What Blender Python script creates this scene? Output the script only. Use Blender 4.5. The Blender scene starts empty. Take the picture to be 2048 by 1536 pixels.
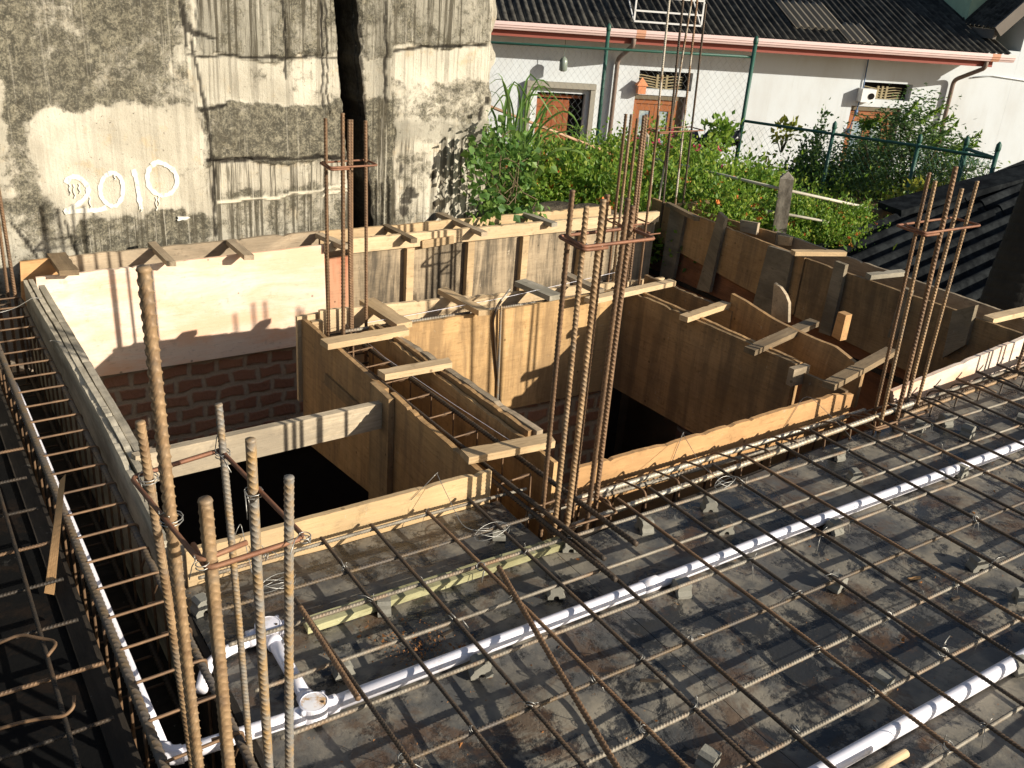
import bpy, math, random
import numpy as np
from mathutils import Matrix, Vector
random.seed(7); rng = np.random.default_rng(7)
S = bpy.context.scene
COL = S.collection
# ------------------------------------------------------------ camera, sky, sun
F_, PITCH, ROLL, YAW, H = 1911.9, .41942, .07831, .60877, 1.62
cp, sp = math.cos(PITCH), math.sin(PITCH)
FW = np.array([math.sin(YAW)*cp, math.cos(YAW)*cp, -sp])
r0 = np.array([math.cos(YAW), -math.sin(YAW), 0.]); u0 = np.cross(r0, FW)
RT = math.cos(ROLL)*r0 + math.sin(ROLL)*u0
UP = -math.sin(ROLL)*r0 + math.cos(ROLL)*u0
CAM = np.array([0., 0., H])
cam = bpy.data.cameras.new('camera'); co = bpy.data.objects.new('camera', cam); COL.objects.link(co)
cam.sensor_width = 36; cam.lens = 36*F_/2048; cam.clip_start = .05; cam.clip_end = 500
M = Matrix.Identity(4)
for i in range(3):
    M[i][0], M[i][1], M[i][2], M[i][3] = RT[i], UP[i], -FW[i], CAM[i]
co.matrix_world = M
S.camera = co
SUN = np.array([-.59, 1.0, -.44]); SUN /= np.linalg.norm(SUN)
w = bpy.data.worlds.new('World'); S.world = w; w.use_nodes = True
nt = w.node_tree; bg = nt.nodes['Background']
sky = nt.nodes.new('ShaderNodeTexSky'); sky.sky_type = 'NISHITA'; sky.sun_disc = False
sky.sun_elevation = math.asin(-SUN[2]); sky.sun_rotation = math.atan2(-SUN[0], -SUN[1])
sky.air_density = 1.0; sky.dust_density = 1.5
nt.links.new(sky.outputs[0], bg.inputs[0]); bg.inputs[1].default_value = .070
sl = bpy.data.lights.new('sun', 'SUN'); sl.energy = 5.0; sl.angle = math.radians(.53); sl.color = (1, .92, .79)
so = bpy.data.objects.new('sun', sl); COL.objects.link(so)
so.rotation_euler = Vector(SUN).to_track_quat('-Z', 'Y').to_euler()
S.view_settings.view_transform = 'Standard'; S.view_settings.look = 'None'; S.view_settings.gamma = 1
S.view_settings.exposure = .52

# ------------------------------------------------------------ helpers: rays through photo points onto known real planes
def ray(px, py): return FW*F_ + RT*(px-1024) - UP*(py-768)
def Pz(px, py, z): d = ray(px, py); return CAM + d*((z-H)/d[2])
def Px(px, py, x): d = ray(px, py); return CAM + d*(x/d[0])
def Py(px, py, y): d = ray(px, py); return CAM + d*(y/d[1])
def PD(px, py, D): d = ray(px, py); return CAM + d*(D/math.hypot(d[0], d[1]))
A = lambda *v: np.array(v, float)
def unit(v): return v/np.linalg.norm(v)

def tag(o, label=None, cat=None, group=None, kind=None):
    if label: o['label'] = label
    if cat: o['category'] = cat
    if group: o['group'] = group
    if kind: o['kind'] = kind
    return o
def empty(name, loc, label, cat, group=None, rz=0):
    o = bpy.data.objects.new(name, None); COL.objects.link(o)
    o.matrix_world = Matrix.Translation(Vector(loc)) @ Matrix.Rotation(rz, 4, 'Z'); o.empty_display_size = .1
    return tag(o, label, cat, group)
def mesh(name, V, faces, mat=None, parent=None, smooth=False, frame=None, local=False):
    """faces: list of lists or an (n,k) array; V in world coordinates (or local to parent when local)"""
    V = np.asarray(V, float)
    if frame is not None:
        Mi = np.array(frame.inverted()); V = V @ Mi[:3, :3].T + Mi[:3, 3]
    me = bpy.data.meshes.new(name)
    if isinstance(faces, np.ndarray): arrs = [faces]
    elif len(faces) and isinstance(faces[0], np.ndarray) and faces[0].ndim == 2: arrs = faces
    else: arrs = None
    if arrs is None:
        me.from_pydata([tuple(v) for v in V], [], [list(map(int, f)) for f in faces])
    else:
        me.vertices.add(len(V)); me.vertices.foreach_set('co', V.astype(np.float32).ravel())
        tot = np.concatenate([np.full(len(a), a.shape[1]) for a in arrs])
        idx = np.concatenate([a.ravel() for a in arrs]).astype(np.int32)
        st = np.concatenate([[0], np.cumsum(tot)[:-1]]).astype(np.int32)
        me.loops.add(len(idx)); me.loops.foreach_set('vertex_index', idx)
        me.polygons.add(len(tot)); me.polygons.foreach_set('loop_start', st)
        me.update(calc_edges=True)
    me.polygons.foreach_set('use_smooth', np.full(len(me.polygons), bool(smooth)))
    if mat: me.materials.append(mat)
    o = bpy.data.objects.new(name, me); COL.objects.link(o)
    if frame is not None: o.matrix_world = frame
    if parent:
        o.parent = parent
        if not local:
            o.matrix_parent_inverse = Matrix(parent.matrix_world).inverted()
    return o
def boxV(x0, x1, y0, y1, z0, z1):
    return A([x0,y0,z0],[x1,y0,z0],[x1,y1,z0],[x0,y1,z0],[x0,y0,z1],[x1,y0,z1],[x1,y1,z1],[x0,y1,z1])
BF = np.array([[3,2,1,0],[4,5,6,7],[0,1,5,4],[1,2,6,5],[2,3,7,6],[3,0,4,7]])
class MB:
    def __init__(s): s.V=[]; s.F={3:[],4:[]}; s.n=0; s.X=[]
    def add(s, V, Fs):
        V=np.asarray(V,float)
        for f in Fs:
            f=np.asarray(f)+s.n
            if f.ndim==2: s.F[f.shape[1]].append(f)
            else: s.X.append(f)
        s.V.append(V); s.n+=len(V); return s
    def box(s, *a): return s.add(boxV(*a), [BF])
    def bar(s, a, b, w, t, up=(0,0,1)):
        a,b=A(*a),A(*b); x=unit(b-a); y=np.cross(A(*up),x)
        y=unit(y) if np.linalg.norm(y)>1e-6 else A(0,1,0)
        z=np.cross(x,y); Vs=[]
        for p in (a,b):
            for i,j in ((-1,-1),(1,-1),(1,1),(-1,1)): Vs.append(p+y*w/2*i+z*t/2*j)
        return s.add(Vs,[np.array([[0,1,2,3],[7,6,5,4],[0,4,5,1],[1,5,6,2],[2,6,7,3],[3,7,4,0]])])
    def build(s, name, mat, parent=None, smooth=False, frame=None, local=False):
        arrs=[np.concatenate(s.F[k]) for k in (3,4) if s.F[k]]
        return mesh(name, np.concatenate(s.V), arrs, mat, parent, smooth, frame, local)
def frames(P):
    T=np.gradient(P,axis=0); T/=np.linalg.norm(T,axis=1)[:,None]+1e-12
    # plane normal of the path as steady reference
    c=P-P.mean(0); ev,vt=np.linalg.eigh(c.T@c); ref=vt[:,0]
    if ev[1]<1e-8:
        ref=A(0,0,1) if abs(T[0][2])<.9 else A(1,0,0)
    B=ref-T*(T@ref)[:,None]; B/=np.linalg.norm(B,axis=1)[:,None]+1e-9
    N=np.cross(B,T); return T,N,B
def round_path(pts, rad, seg=4):
    pts=[A(*p) for p in pts]; out=[pts[0]]
    for i in range(1,len(pts)-1):
        p=pts[i]; a=unit(pts[i-1]-p); b=unit(pts[i+1]-p)
        r=min(rad,.45*np.linalg.norm(pts[i-1]-p),.45*np.linalg.norm(pts[i+1]-p))
        p0,p1=p+a*r,p+b*r
        for k in range(seg+1):
            t=k/seg; out.append((1-t)**2*p0+2*t*(1-t)*p+t*t*p1)
    out.append(pts[-1]); return np.array(out)
def tube_mb(mb, pts, r, sides=6, cap=True, rr=None):
    P=np.asarray(pts,float); T,N,B=frames(P); th=np.arange(sides)*2*math.pi/sides
    R=np.full(len(P),r) if rr is None else np.asarray(rr)
    V=P[:,None,:]+R[:,None,None]*(np.cos(th)[None,:,None]*N[:,None,:]+np.sin(th)[None,:,None]*B[:,None,:])
    n=len(P); i=np.arange(n-1)[:,None]*sides; j=np.arange(sides)[None,:]; k=(j+1)%sides
    q=np.stack([i+j,i+k,i+sides+k,i+sides+j],-1).reshape(-1,4)
    V=V.reshape(-1,3)
    fs=[q]
    if cap and sides>=3:
        V=np.concatenate([V,P[:1],P[-1:]]); a=n*sides; jj=np.arange(sides); kk=(jj+1)%sides
        fs.append(np.stack([kk,jj,np.full(sides,a)],-1)); o=(n-1)*sides
        fs.append(np.stack([o+jj,o+kk,np.full(sides,a+1)],-1))
    mb.add(V,fs)
def rebar_mb(mb, pts, r=.005, pitch=None, h=None, sides=10, twist=.9, bow=0.):
    P=np.asarray(pts,float)
    if bow and len(P)==2:
        t=np.linspace(0,1,9)[:,None]; off=rng.normal(size=3); d=unit(P[1]-P[0]); off-=d*(off@d); off=unit(off)
        P=P[0]+(P[1]-P[0])*t+off*bow*np.sin(math.pi*t)
    seg=np.linalg.norm(np.diff(P,axis=0),axis=1); cum=np.r_[0,np.cumsum(seg)]; L=cum[-1]
    pitch=pitch or r*1.9; h=h or r*.24; n=max(8,int(L/pitch))*4
    s=(np.arange(n+1)//4+np.array([0,.58,.72,.86])[np.arange(n+1)%4])*L/(n//4); s=np.minimum(s,L)
    C=np.stack([np.interp(s,cum,P[:,k]) for k in range(3)],1)
    T,N,B=frames(C); th=np.arange(sides)*2*math.pi/sides+.3
    ph=np.array([0,0,1,.35])[np.arange(n+1)%4]
    long=np.zeros(sides); long[0]=1; long[sides//2]=1
    sh=(s%1)*0
    rr=r+h*np.maximum(ph[:,None]*(1-long[None,:]),.85*long[None,:])
    ax=twist*r*np.where(np.arange(sides)<sides//2,1,-1)*np.cos(th-.3)
    V=C[:,None,:]+T[:,None,:]*ax[None,:,None]*np.where((s>pitch)&(s<L-pitch),1,0)[:,None,None]+rr[:,:,None]*(np.cos(th)[None,:,None]*N[:,None,:]+np.sin(th)[None,:,None]*B[:,None,:])
    m=n+1; i=np.arange(n)[:,None]*sides; j=np.arange(sides)[None,:]; k=(j+1)%sides
    q=np.stack([i+j,i+k,i+sides+k,i+sides+j],-1).reshape(-1,4)
    V=np.concatenate([V.reshape(-1,3),C[:1],C[-1:]]); a=m*sides; jj=np.arange(sides); kk=(jj+1)%sides
    mb.add(V,[q,np.stack([kk,jj,np.full(sides,a)],-1),np.stack([n*sides+jj,n*sides+kk,np.full(sides,a+1)],-1)])
def rebar(name, pts, r, mat, parent=None, **k):
    mb=MB(); rebar_mb(mb,pts,r,**k); return mb.build(name,mat,parent,smooth=True)
def rod(name, pts, r, mat, parent=None, sides=8, rr=None):
    mb=MB(); tube_mb(mb,pts,r,sides,rr=rr); return mb.build(name,mat,parent,smooth=True)
def panel(name, tl, tr, br, bl, th, mat, parent=None, nx=None, nz=6, jit=.0, warp=.0, edge=.0, chips=0, curve=None):
    """a board from its four face corners, th = thickness vector; worn top edge by jitter and chips"""
    tl,tr,br,bl,th=[A(*v) for v in (tl,tr,br,bl,th)]
    L=np.linalg.norm(tr-tl); nx=nx or max(4,int(L/.014))
    u=np.linspace(0,1,nx+1); v=np.linspace(0,1,nz+1)
    top=tl+(tr-tl)*u[:,None]; bot=bl+(br-bl)*u[:,None]
    updir=unit(tl-bl); nrm=unit(th)
    walk=np.convolve(rng.normal(size=nx+1),np.ones(5)/5,'same')*1.3
    top=top+updir*(walk*jit*.55)[:,None]
    if curve is not None: top=top+updir*np.interp(u,*curve)[:,None]
    for _ in range(chips):
        c=rng.uniform(); wd=rng.uniform(.004,.03)/max(L,.3)*.8; top-=updir*(rng.uniform(.002,.009)*np.exp(-((u-c)/wd)**2))[:,None]
    G=top[:,None,:]*(1-v)[None,:,None]+bot[:,None,:]*v[None,:,None]
    wv=np.interp(u,np.linspace(0,1,7),rng.normal(size=7)*warp)
    G=G+nrm[None,None,:]*wv[:,None,None]
    B2=G+th
    V=np.concatenate([G.reshape(-1,3),B2.reshape(-1,3)]); o=(nx+1)*(nz+1)
    idx=np.arange(o).reshape(nx+1,nz+1)
    f=np.stack([idx[:-1,:-1],idx[:-1,1:],idx[1:,1:],idx[1:,:-1]],-1).reshape(-1,4)
    g=f[:,::-1]+o
    def strip(e): return np.stack([e[:-1],e[1:],e[1:]+o,e[:-1]+o],-1)
    fs=[f,g,strip(idx[:,0]),strip(idx[::-1,-1]),strip(idx[0,::-1]),strip(idx[-1,:])]
    x=unit(tr-tl); z=updir-x*(updir@x); z=unit(z); y=np.cross(z,x)
    Fm=Matrix.Identity(4)
    for i in range(3): Fm[i][0],Fm[i][1],Fm[i][2],Fm[i][3]=x[i],y[i],z[i],tl[i]
    return mesh(name,V,[np.concatenate(fs)],mat,parent,False,Fm)
def stick(name, a, b, wd, t, mat, parent=None, roll=0., taper=1., a2=None):
    """a short batten lying on the forms: a,b = centre line of its top face"""
    a,b=A(*a),A(*b); x=unit(b-a); y=unit(np.cross(A(0,0,1),x)); z=np.cross(x,y)
    y2=y*math.cos(roll)+z*math.sin(roll); z2=np.cross(x,y2)
    j=lambda: rng.normal()*.004
    tl=a+y2*(wd/2)+x*j(); bl=a-y2*(wd/2)+x*j(); tr=b+y2*(wd/2*taper)+x*(j()+.006); br=b-y2*(wd/2*taper)+x*j()
    return panel(name,tl,tr,br,bl,-z2*t,mat,parent,nz=3,jit=.002,chips=2)

# ------------------------------------------------------------ materials
class NT:
    def __init__(s,name,rough=.8,spec=.3):
        s.m=bpy.data.materials.new(name); s.m.use_nodes=True; s.t=s.m.node_tree; s.p=s.t.nodes['Principled BSDF']
        s.p.inputs['Roughness'].default_value=rough; s.p.inputs['Specular IOR Level'].default_value=spec
        s.tc=s.n('ShaderNodeTexCoord'); s.oi=s.n('ShaderNodeObjectInfo')
        v=s.n('ShaderNodeVectorMath',operation='SCALE'); s.L(s.oi.outputs['Random'],v.inputs['Scale']); v.inputs[0].default_value=(31,57,17)
        a=s.n('ShaderNodeVectorMath',operation='ADD'); s.L(s.tc.outputs['Object'],a.inputs[0]); s.L(v.outputs[0],a.inputs[1]); s.co=a.outputs[0]
        s.raw=s.tc.outputs['Object']
    def n(s,ty,**k):
        x=s.t.nodes.new(ty)
        for a,b in k.items(): setattr(x,a,b)
        return x
    def L(s,a,b): s.t.links.new(a,b)
    def put(s,sock,v):
        if hasattr(v,'is_output') or hasattr(v,'links'): s.L(v,sock)
        elif isinstance(v,(tuple,list)) and len(v)==3 and sock.type=='RGBA': sock.default_value=(*v,1)
        else: sock.default_value=v
    def map(s,scale,src=None,rot=None,loc=None):
        x=s.n('ShaderNodeMapping'); s.L(src or s.co,x.inputs[0]); x.inputs['Scale'].default_value=scale
        if rot: x.inputs['Rotation'].default_value=rot
        if loc: x.inputs['Location'].default_value=loc
        return x.outputs[0]
    def noise(s,scale,detail=4,rough=.6,vec=None,dist=0.):
        x=s.n('ShaderNodeTexNoise'); s.L(vec or s.co,x.inputs['Vector']); x.inputs['Scale'].default_value=scale
        x.inputs['Detail'].default_value=detail; x.inputs['Roughness'].default_value=rough; x.inputs['Distortion'].default_value=dist
        return x.outputs['Fac']
    def mus(s,*a,**k): return s.noise(*a,**k)
    def ramp(s,fac,stops,interp='LINEAR'):
        x=s.n('ShaderNodeValToRGB'); s.L(fac,x.inputs[0]); e=x.color_ramp.elements; x.color_ramp.interpolation=interp
        while len(e)<len(stops): e.new(.5)
        for i,(p,c) in enumerate(stops):
            e[i].position=p; e[i].color=(c,c,c,1) if not isinstance(c,(tuple,list)) else (*c,1)
        return x.outputs[0]
    def step(s,fac,a,b):
        x=s.n('ShaderNodeMapRange'); x.interpolation_type='SMOOTHSTEP'; s.L(fac,x.inputs[0]); x.inputs[1].default_value=a; x.inputs[2].default_value=b
        return x.outputs[0]
    def mix(s,fac,a,b,mode='MIX'):
        x=s.n('ShaderNodeMix',data_type='RGBA',blend_type=mode); s.put(x.inputs[0],fac); s.put(x.inputs[6],a); s.put(x.inputs[7],b); return x.outputs[2]
    def math(s,op,a,b=None,c=None):
        x=s.n('ShaderNodeMath',operation=op)
        for i,v in enumerate((a,b,c)):
            if v is not None: s.put(x.inputs[i],v)
        return x.outputs[0]
    def sep(s,v):
        x=s.n('ShaderNodeSeparateXYZ'); s.L(v,x.inputs[0]); return x.outputs
    def bump(s,h,strength=.5,dist=.01):
        x=s.n('ShaderNodeBump'); x.inputs['Strength'].default_value=strength; x.inputs['Distance'].default_value=dist
        s.put(x.inputs['Height'],h); s.L(x.outputs[0],s.p.inputs['Normal'])
    def base(s,c): s.put(s.p.inputs['Base Color'],c); return s
    def rgh(s,c): s.put(s.p.inputs['Roughness'],c)

def plain(name,c,rough=.7,spec=.3,var=.25,sc=14,metal=0,bump=.15):
    N=NT(name,rough,spec); f=N.noise(sc,5,.65)
    N.base(N.mix(f,tuple(x*(1-var) for x in c),tuple(min(1,x*(1+var)) for x in c))); N.p.inputs['Metallic'].default_value=metal
    N.bump(N.noise(sc*5,4),bump,.004); return N.m
def wood(name,light,dark,streak=.5,stain=None,stain_amt=.0,vert=False,flake=None,flake_amt=0.,rough=.8,gscale=1.):
    N=NT(name,rough,.25)
    g=N.noise(5*gscale,6,.7,N.map((.7,26,24)),.12)
    big=N.noise(2.3,4,.6,N.map((1,1.4,1.4)))
    c=N.mix(N.math('MULTIPLY',N.step(g,.32,.72),.75),light,dark)
    pt=N.step(N.noise(1.7,6,.7,N.map((1,1,1))),.40,.66); c=N.mix(N.math('MULTIPLY',pt,.35),c,tuple(min(1,x*1.35+.03) for x in light))
    dk=N.step(N.noise(13,5,.75,N.map((1,1,.8))),.58,.70); c=N.mix(N.math('MULTIPLY',dk,.45),c,tuple(x*.45 for x in dark))
    sp=N.step(N.noise(34,4,.75,N.map((1,1,.6),loc=(3,8,1))),.655,.70); c=N.mix(N.math('MULTIPLY',sp,.4),c,(.52,.48,.40))
    c=N.mix(N.math('MULTIPLY',N.step(big,.42,.72),streak),c,tuple(x*.62 for x in dark))
    fine=N.noise(90,3,.6,N.map((.25,1,1)))
    c=N.mix(N.math('MULTIPLY',N.step(fine,.56,.75),.45),c,tuple(x*.4 for x in dark))
    if stain:
        v=N.map((9,9,.9) if vert else (1.5,6,6))
        sN=N.noise(1.0,7,.7,v,.5); s2=N.noise(3.3,5,.7)
        f=N.math('MULTIPLY',N.step(N.math('ADD',N.math('MULTIPLY',sN,.7),N.math('MULTIPLY',s2,.3)),.42,.60),stain_amt)
        c=N.mix(f,c,stain)
    if flake:
        fl=N.step(N.noise(38,5,.75,N.map((1,1,.45))),.63,.69)
        c=N.mix(N.math('MULTIPLY',fl,flake_amt),c,flake)
    # nail heads and small knots
    vo=N.n('ShaderNodeTexVoronoi'); N.L(N.map((1,1,1)),vo.inputs['Vector']); vo.inputs['Scale'].default_value=9
    k=N.step(vo.outputs['Distance'],.075,.045); c=N.mix(N.math('MULTIPLY',k,.7),c,tuple(x*.25 for x in dark))
    N.base(c); N.bump(N.math('ADD',g,N.math('MULTIPLY',fine,.5)),.35,.004); return N.m
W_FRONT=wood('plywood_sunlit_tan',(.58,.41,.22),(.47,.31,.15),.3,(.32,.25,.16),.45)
W_ORANGE=wood('plywood_orange',(.58,.34,.15),(.45,.24,.10),.4,(.33,.20,.09),.5)
W_WHITE=wood('plywood_whitish',(.74,.61,.50),(.69,.54,.42),.12,(.74,.43,.26),.75)
W_GREY=wood('plywood_grey',(.58,.52,.40),(.40,.35,.26),.45,(.10,.085,.06),.55)
W_BLACK=wood('plywood_black_stained',(.40,.31,.20),(.27,.20,.12),.3,(.05,.042,.032),.88,True,(.62,.52,.38),.55)
W_TAN=wood('plywood_water_stained',(.56,.36,.165),(.42,.25,.105),.4,(.19,.12,.06),.72,True,(.50,.42,.30),.35)
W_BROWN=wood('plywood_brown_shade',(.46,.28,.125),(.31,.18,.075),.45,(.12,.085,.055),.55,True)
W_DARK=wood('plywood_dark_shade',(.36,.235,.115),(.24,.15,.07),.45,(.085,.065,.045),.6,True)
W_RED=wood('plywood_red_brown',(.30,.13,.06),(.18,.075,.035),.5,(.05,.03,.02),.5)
W_REDLIT=wood('plywood_peeling_red',(.46,.17,.09),(.36,.12,.06),.3,(.55,.42,.26),.4,True)
W_BATTEN=wood('batten_pine',(.58,.42,.24),(.42,.28,.14),.35,(.22,.16,.10),.35)
W_BATTEN2=wood('batten_weathered',(.44,.35,.24),(.29,.21,.13),.5,(.12,.10,.07),.5)
W_BATDK=wood('batten_dark',(.26,.19,.11),(.16,.105,.06),.5,(.06,.05,.035),.6)
W_CEM=wood('batten_cement_crusted',(.40,.36,.28),(.27,.23,.17),.5,(.13,.12,.09),.6)
W_YEL=wood('wood_yellow_green',(.44,.42,.235),(.29,.27,.14),.5,(.17,.15,.07),.6,flake=(.60,.58,.42),flake_amt=.6)
W_RAIL=wood('rail_pale_pine',(.62,.47,.29),(.50,.35,.19),.25,(.30,.21,.12),.3)
def rebar_mat(name,a,b,c,cement=0.,rough=.62):
    N=NT(name,rough,.4); f=N.noise(22,6,.7); g=N.noise(6,5,.75); 
    col=N.mix(N.step(f,.38,.66),a,b); col=N.mix(N.math('MULTIPLY',N.step(g,.45,.7),.8),col,c)
    if cement: col=N.mix(N.math('MULTIPLY',N.step(N.noise(5,5,.7,N.map((1,1,.6))),.5,.56),cement),col,(.52,.48,.40))
    N.base(col); N.p.inputs['Metallic'].default_value=.25; N.bump(N.noise(240,3),.3,.001); return N.m
R_RUST=rebar_mat('steel_rusty',(.16,.095,.052),(.225,.135,.072),(.095,.062,.04))
R_TAN=rebar_mat('steel_tan_rust',(.34,.225,.12),(.22,.135,.07),(.20,.175,.14))
R_MIX=rebar_mat('steel_blue_grey_rust',(.23,.21,.18),(.38,.24,.10),(.20,.21,.21))
R_GREY=rebar_mat('steel_grey',(.27,.24,.19),(.17,.145,.11),(.25,.15,.08))
R_DARK=rebar_mat('steel_dark',(.055,.043,.032),(.085,.06,.04),(.14,.085,.045))
R_SHADE=rebar_mat('steel_shade_dark',(.030,.025,.020),(.05,.036,.024),(.09,.055,.03))  # last steel: left mesh bars, with the shade on them put into the colour
R_DKM=rebar_mat('steel_dark_mixed',(.12,.10,.08),(.16,.11,.06),(.10,.09,.085))
R_ORG=rebar_mat('steel_orange_rust',(.24,.11,.06),(.16,.07,.04),(.27,.15,.085))
R_BRT=rebar_mat('steel_bright',(.44,.41,.34),(.36,.31,.23),(.38,.26,.14),rough=.45)
R_CEM=rebar_mat('steel_cement_coated',(.22,.13,.07),(.16,.10,.06),(.28,.21,.14),.8)
WIRE=plain('tie_wire_steel',(.36,.35,.32),.4,.5,.2,metal=.6)
PVC=NT('pvc_white',.32,.45); f=PVC.noise(9,4); PVC.base(PVC.mix(PVC.math('MULTIPLY',PVC.step(PVC.noise(14,7,.8),.54,.68),.55),(.82,.80,.85),(.50,.42,.33))); PVC.bump(PVC.noise(60,3),.05,.002); PVC=PVC.m
PVC_DUST=NT('pvc_lid_rust_dust',.5,.4); f=PVC_DUST.noise(28,5,.7); PVC_DUST.base(PVC_DUST.mix(PVC_DUST.step(f,.45,.62),(.82,.80,.80),(.55,.33,.14))); PVC_DUST=PVC_DUST.m
CONC=NT('concrete_spacer',.9,.2); CONC.base(CONC.mix(CONC.noise(60,5,.7),(.17,.165,.14),(.31,.295,.245))); CONC.bump(CONC.noise(160,4),.5,.002); CONC=CONC.m
# deck: oiled steel / ply sheets with dried mud, dust and rust
def deck_mat(name,dust=.5,dark=(.014,.012,.010)):
    N=NT(name,.5,.5 if dust>.3 else .04); v=N.raw
    a=N.noise(3.1,7,.68,v,.7); b=N.noise(11,6,.7,v,.4); c=N.noise(46,4,.7,v); d=N.noise(1.4,3,.5,v)
    m=N.math('ADD',N.math('MULTIPLY',a,.55),N.math('ADD',N.math('MULTIPLY',b,.33),N.math('MULTIPLY',c,.12)))
    du=N.step(m,.605-.20*dust,.665-.20*dust)
    tone=N.mix(N.step(N.noise(5,5,.65,N.map((1,1,1),v,loc=(9,4,0))),.4,.62),(.085,.083,.077),(.225,.20,.155))
    col=N.mix(du,dark,tone)
    ru=N.step(N.noise(3.4,7,.78,N.map((1,1,1),v,loc=(3,17,0)),.5),.50,.63)
    col=N.mix(N.math('MULTIPLY',ru,.1+.6*min(1,dust*1.6)),col,(.095,.052,.026))
    ok=N.step(N.noise(30,4,.8,N.map((1,1,1),v,loc=(1,7,0))),.66,.72); col=N.mix(N.math('MULTIPLY',ok,.7*min(1,dust*1.6)),col,(.36,.20,.075))
    bk=N.step(N.noise(14,5,.75,N.map((1,1,1),v,loc=(21,7,0))),.60,.68); col=N.mix(N.math('MULTIPLY',bk,.45),col,(.018,.017,.016))
    # sheet seams
    br=N.n('ShaderNodeTexBrick'); N.L(v,br.inputs['Vector']); br.inputs['Scale'].default_value=1; br.inputs['Brick Width'].default_value=2.44; br.inputs['Row Height'].default_value=1.22
    br.inputs['Mortar Size'].default_value=.0035; br.inputs['Mortar Smooth'].default_value=.1; br.inputs['Color1'].default_value=(0,0,0,1); br.inputs['Color2'].default_value=(0,0,0,1); br.inputs['Mortar'].default_value=(1,1,1,1)
    col=N.mix(N.math('MULTIPLY',br.outputs['Fac'],.55),col,(.006,.006,.006))
    N.base(col); N.rgh(N.mix(du,(.20,.20,.20),(.5,.5,.5)) if dust>.3 else .75)
    N.bump(N.math('ADD',N.math('MULTIPLY',c,.6),N.math('ADD',N.math('MULTIPLY',du,.5),N.math('MULTIPLY',b,.8))),.45,.006); return N.m
DECK=deck_mat('deck_oiled_sheet',.74,(.030,.030,.029)); DECK_SHADE=deck_mat('deck_shade_sheet',.02,(.008,.008,.008))  # second sheet: shade over the left deck put into its colour
SOIL=plain('soil',(.20,.13,.075),.95,.1,.4,6,bump=.8)
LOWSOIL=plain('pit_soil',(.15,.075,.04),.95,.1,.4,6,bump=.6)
GROUND=plain('ground_earth',(.22,.17,.10),.95,.1,.35,2,bump=.6)
ROCK=NT('boulder_rock',.9,.2); f=ROCK.noise(5,8,.7); ROCK.base(ROCK.mix(ROCK.step(f,.4,.62),(.06,.048,.034),(.19,.15,.10))); ROCK.bump(f,.9,.06); ROCK=ROCK.m
# bricks
BRK=NT('brick_and_mortar',.92,.15)
nv=BRK.n('ShaderNodeTexNoise'); BRK.L(BRK.raw,nv.inputs['Vector']); nv.inputs['Scale'].default_value=9; nv.inputs['Detail'].default_value=4
sw=BRK.map((1,1,1),BRK.raw,rot=(math.pi/2,0,0))
ad=BRK.n('ShaderNodeVectorMath',operation='MULTIPLY_ADD'); BRK.L(nv.outputs['Color'],ad.inputs[0]); ad.inputs[1].default_value=(.05,.05,.05); BRK.L(sw,ad.inputs[2])
br=BRK.n('ShaderNodeTexBrick'); BRK.L(ad.outputs[0],br.inputs['Vector']); br.inputs['Scale'].default_value=1; br.inputs['Brick Width'].default_value=.150; br.inputs['Row Height'].default_value=.086
br.inputs['Mortar Size'].default_value=.021; br.inputs['Mortar Smooth'].default_value=.7; br.inputs['Bias'].default_value=.2
br.inputs['Color1'].default_value=(.36,.19,.125,1); br.inputs['Color2'].default_value=(.25,.125,.085,1); br.inputs['Mortar'].default_value=(.36,.31,.24,1)
BRK.base(BRK.mix(BRK.math('MULTIPLY',BRK.noise(24,5,.7),.55),br.outputs['Color'],(.16,.09,.055))); BRK.bump(BRK.math('SUBTRACT',BRK.noise(50,4),br.outputs['Fac']),.6,.012); BRK=BRK.m
def leaf_mat(name,a,b,c=None,trans=.35):
    N=NT(name,.5,.35); g=N.n('ShaderNodeNewGeometry')
    r=g.outputs['Random Per Island']; col=N.ramp(r,[(0,a),(.6,b),(1,c or b)])
    N.base(col)
    t=N.n('ShaderNodeBsdfTranslucent'); N.put(t.inputs[0],N.mix(.5,col,tuple(min(1,x*1.9) for x in b)))
    mx=N.n('ShaderNodeMixShader'); mx.inputs[0].default_value=trans
    N.L(N.p.outputs[0],mx.inputs[1]); N.L(t.outputs[0],mx.inputs[2]); N.L(mx.outputs[0],N.t.nodes['Material Output'].inputs[0]); return N.m
LF_BUSH=leaf_mat('leaf_bright_green',(.06,.14,.018),(.17,.28,.035),(.32,.36,.05),.42)
LF_DARK=leaf_mat('leaf_dark_green',(.03,.075,.022),(.07,.13,.03),(.15,.21,.06),.3)
LF_VINE=leaf_mat('leaf_vine',(.05,.12,.03),(.13,.24,.05),(.22,.32,.07),.35)
LF_GRASS=leaf_mat('leaf_tall_grass',(.10,.20,.04),(.17,.28,.06),(.25,.33,.10),.4)
LF_LIME=leaf_mat('leaf_lime',(.08,.17,.02),(.20,.31,.04),(.36,.38,.06),.42)
LF_YEL=leaf_mat('leaf_yellow_green',(.16,.22,.03),(.30,.30,.04),(.40,.32,.05))
PETAL_O=leaf_mat('petal_orange',(.75,.20,.05),(.85,.30,.08),(.80,.16,.06),.3)
PETAL_P=leaf_mat('petal_pink',(.70,.04,.16),(.80,.10,.25),(.75,.12,.10),.3)
STEM=plain('stem_bark',(.13,.10,.06),.9,.1,.3,20)
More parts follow.
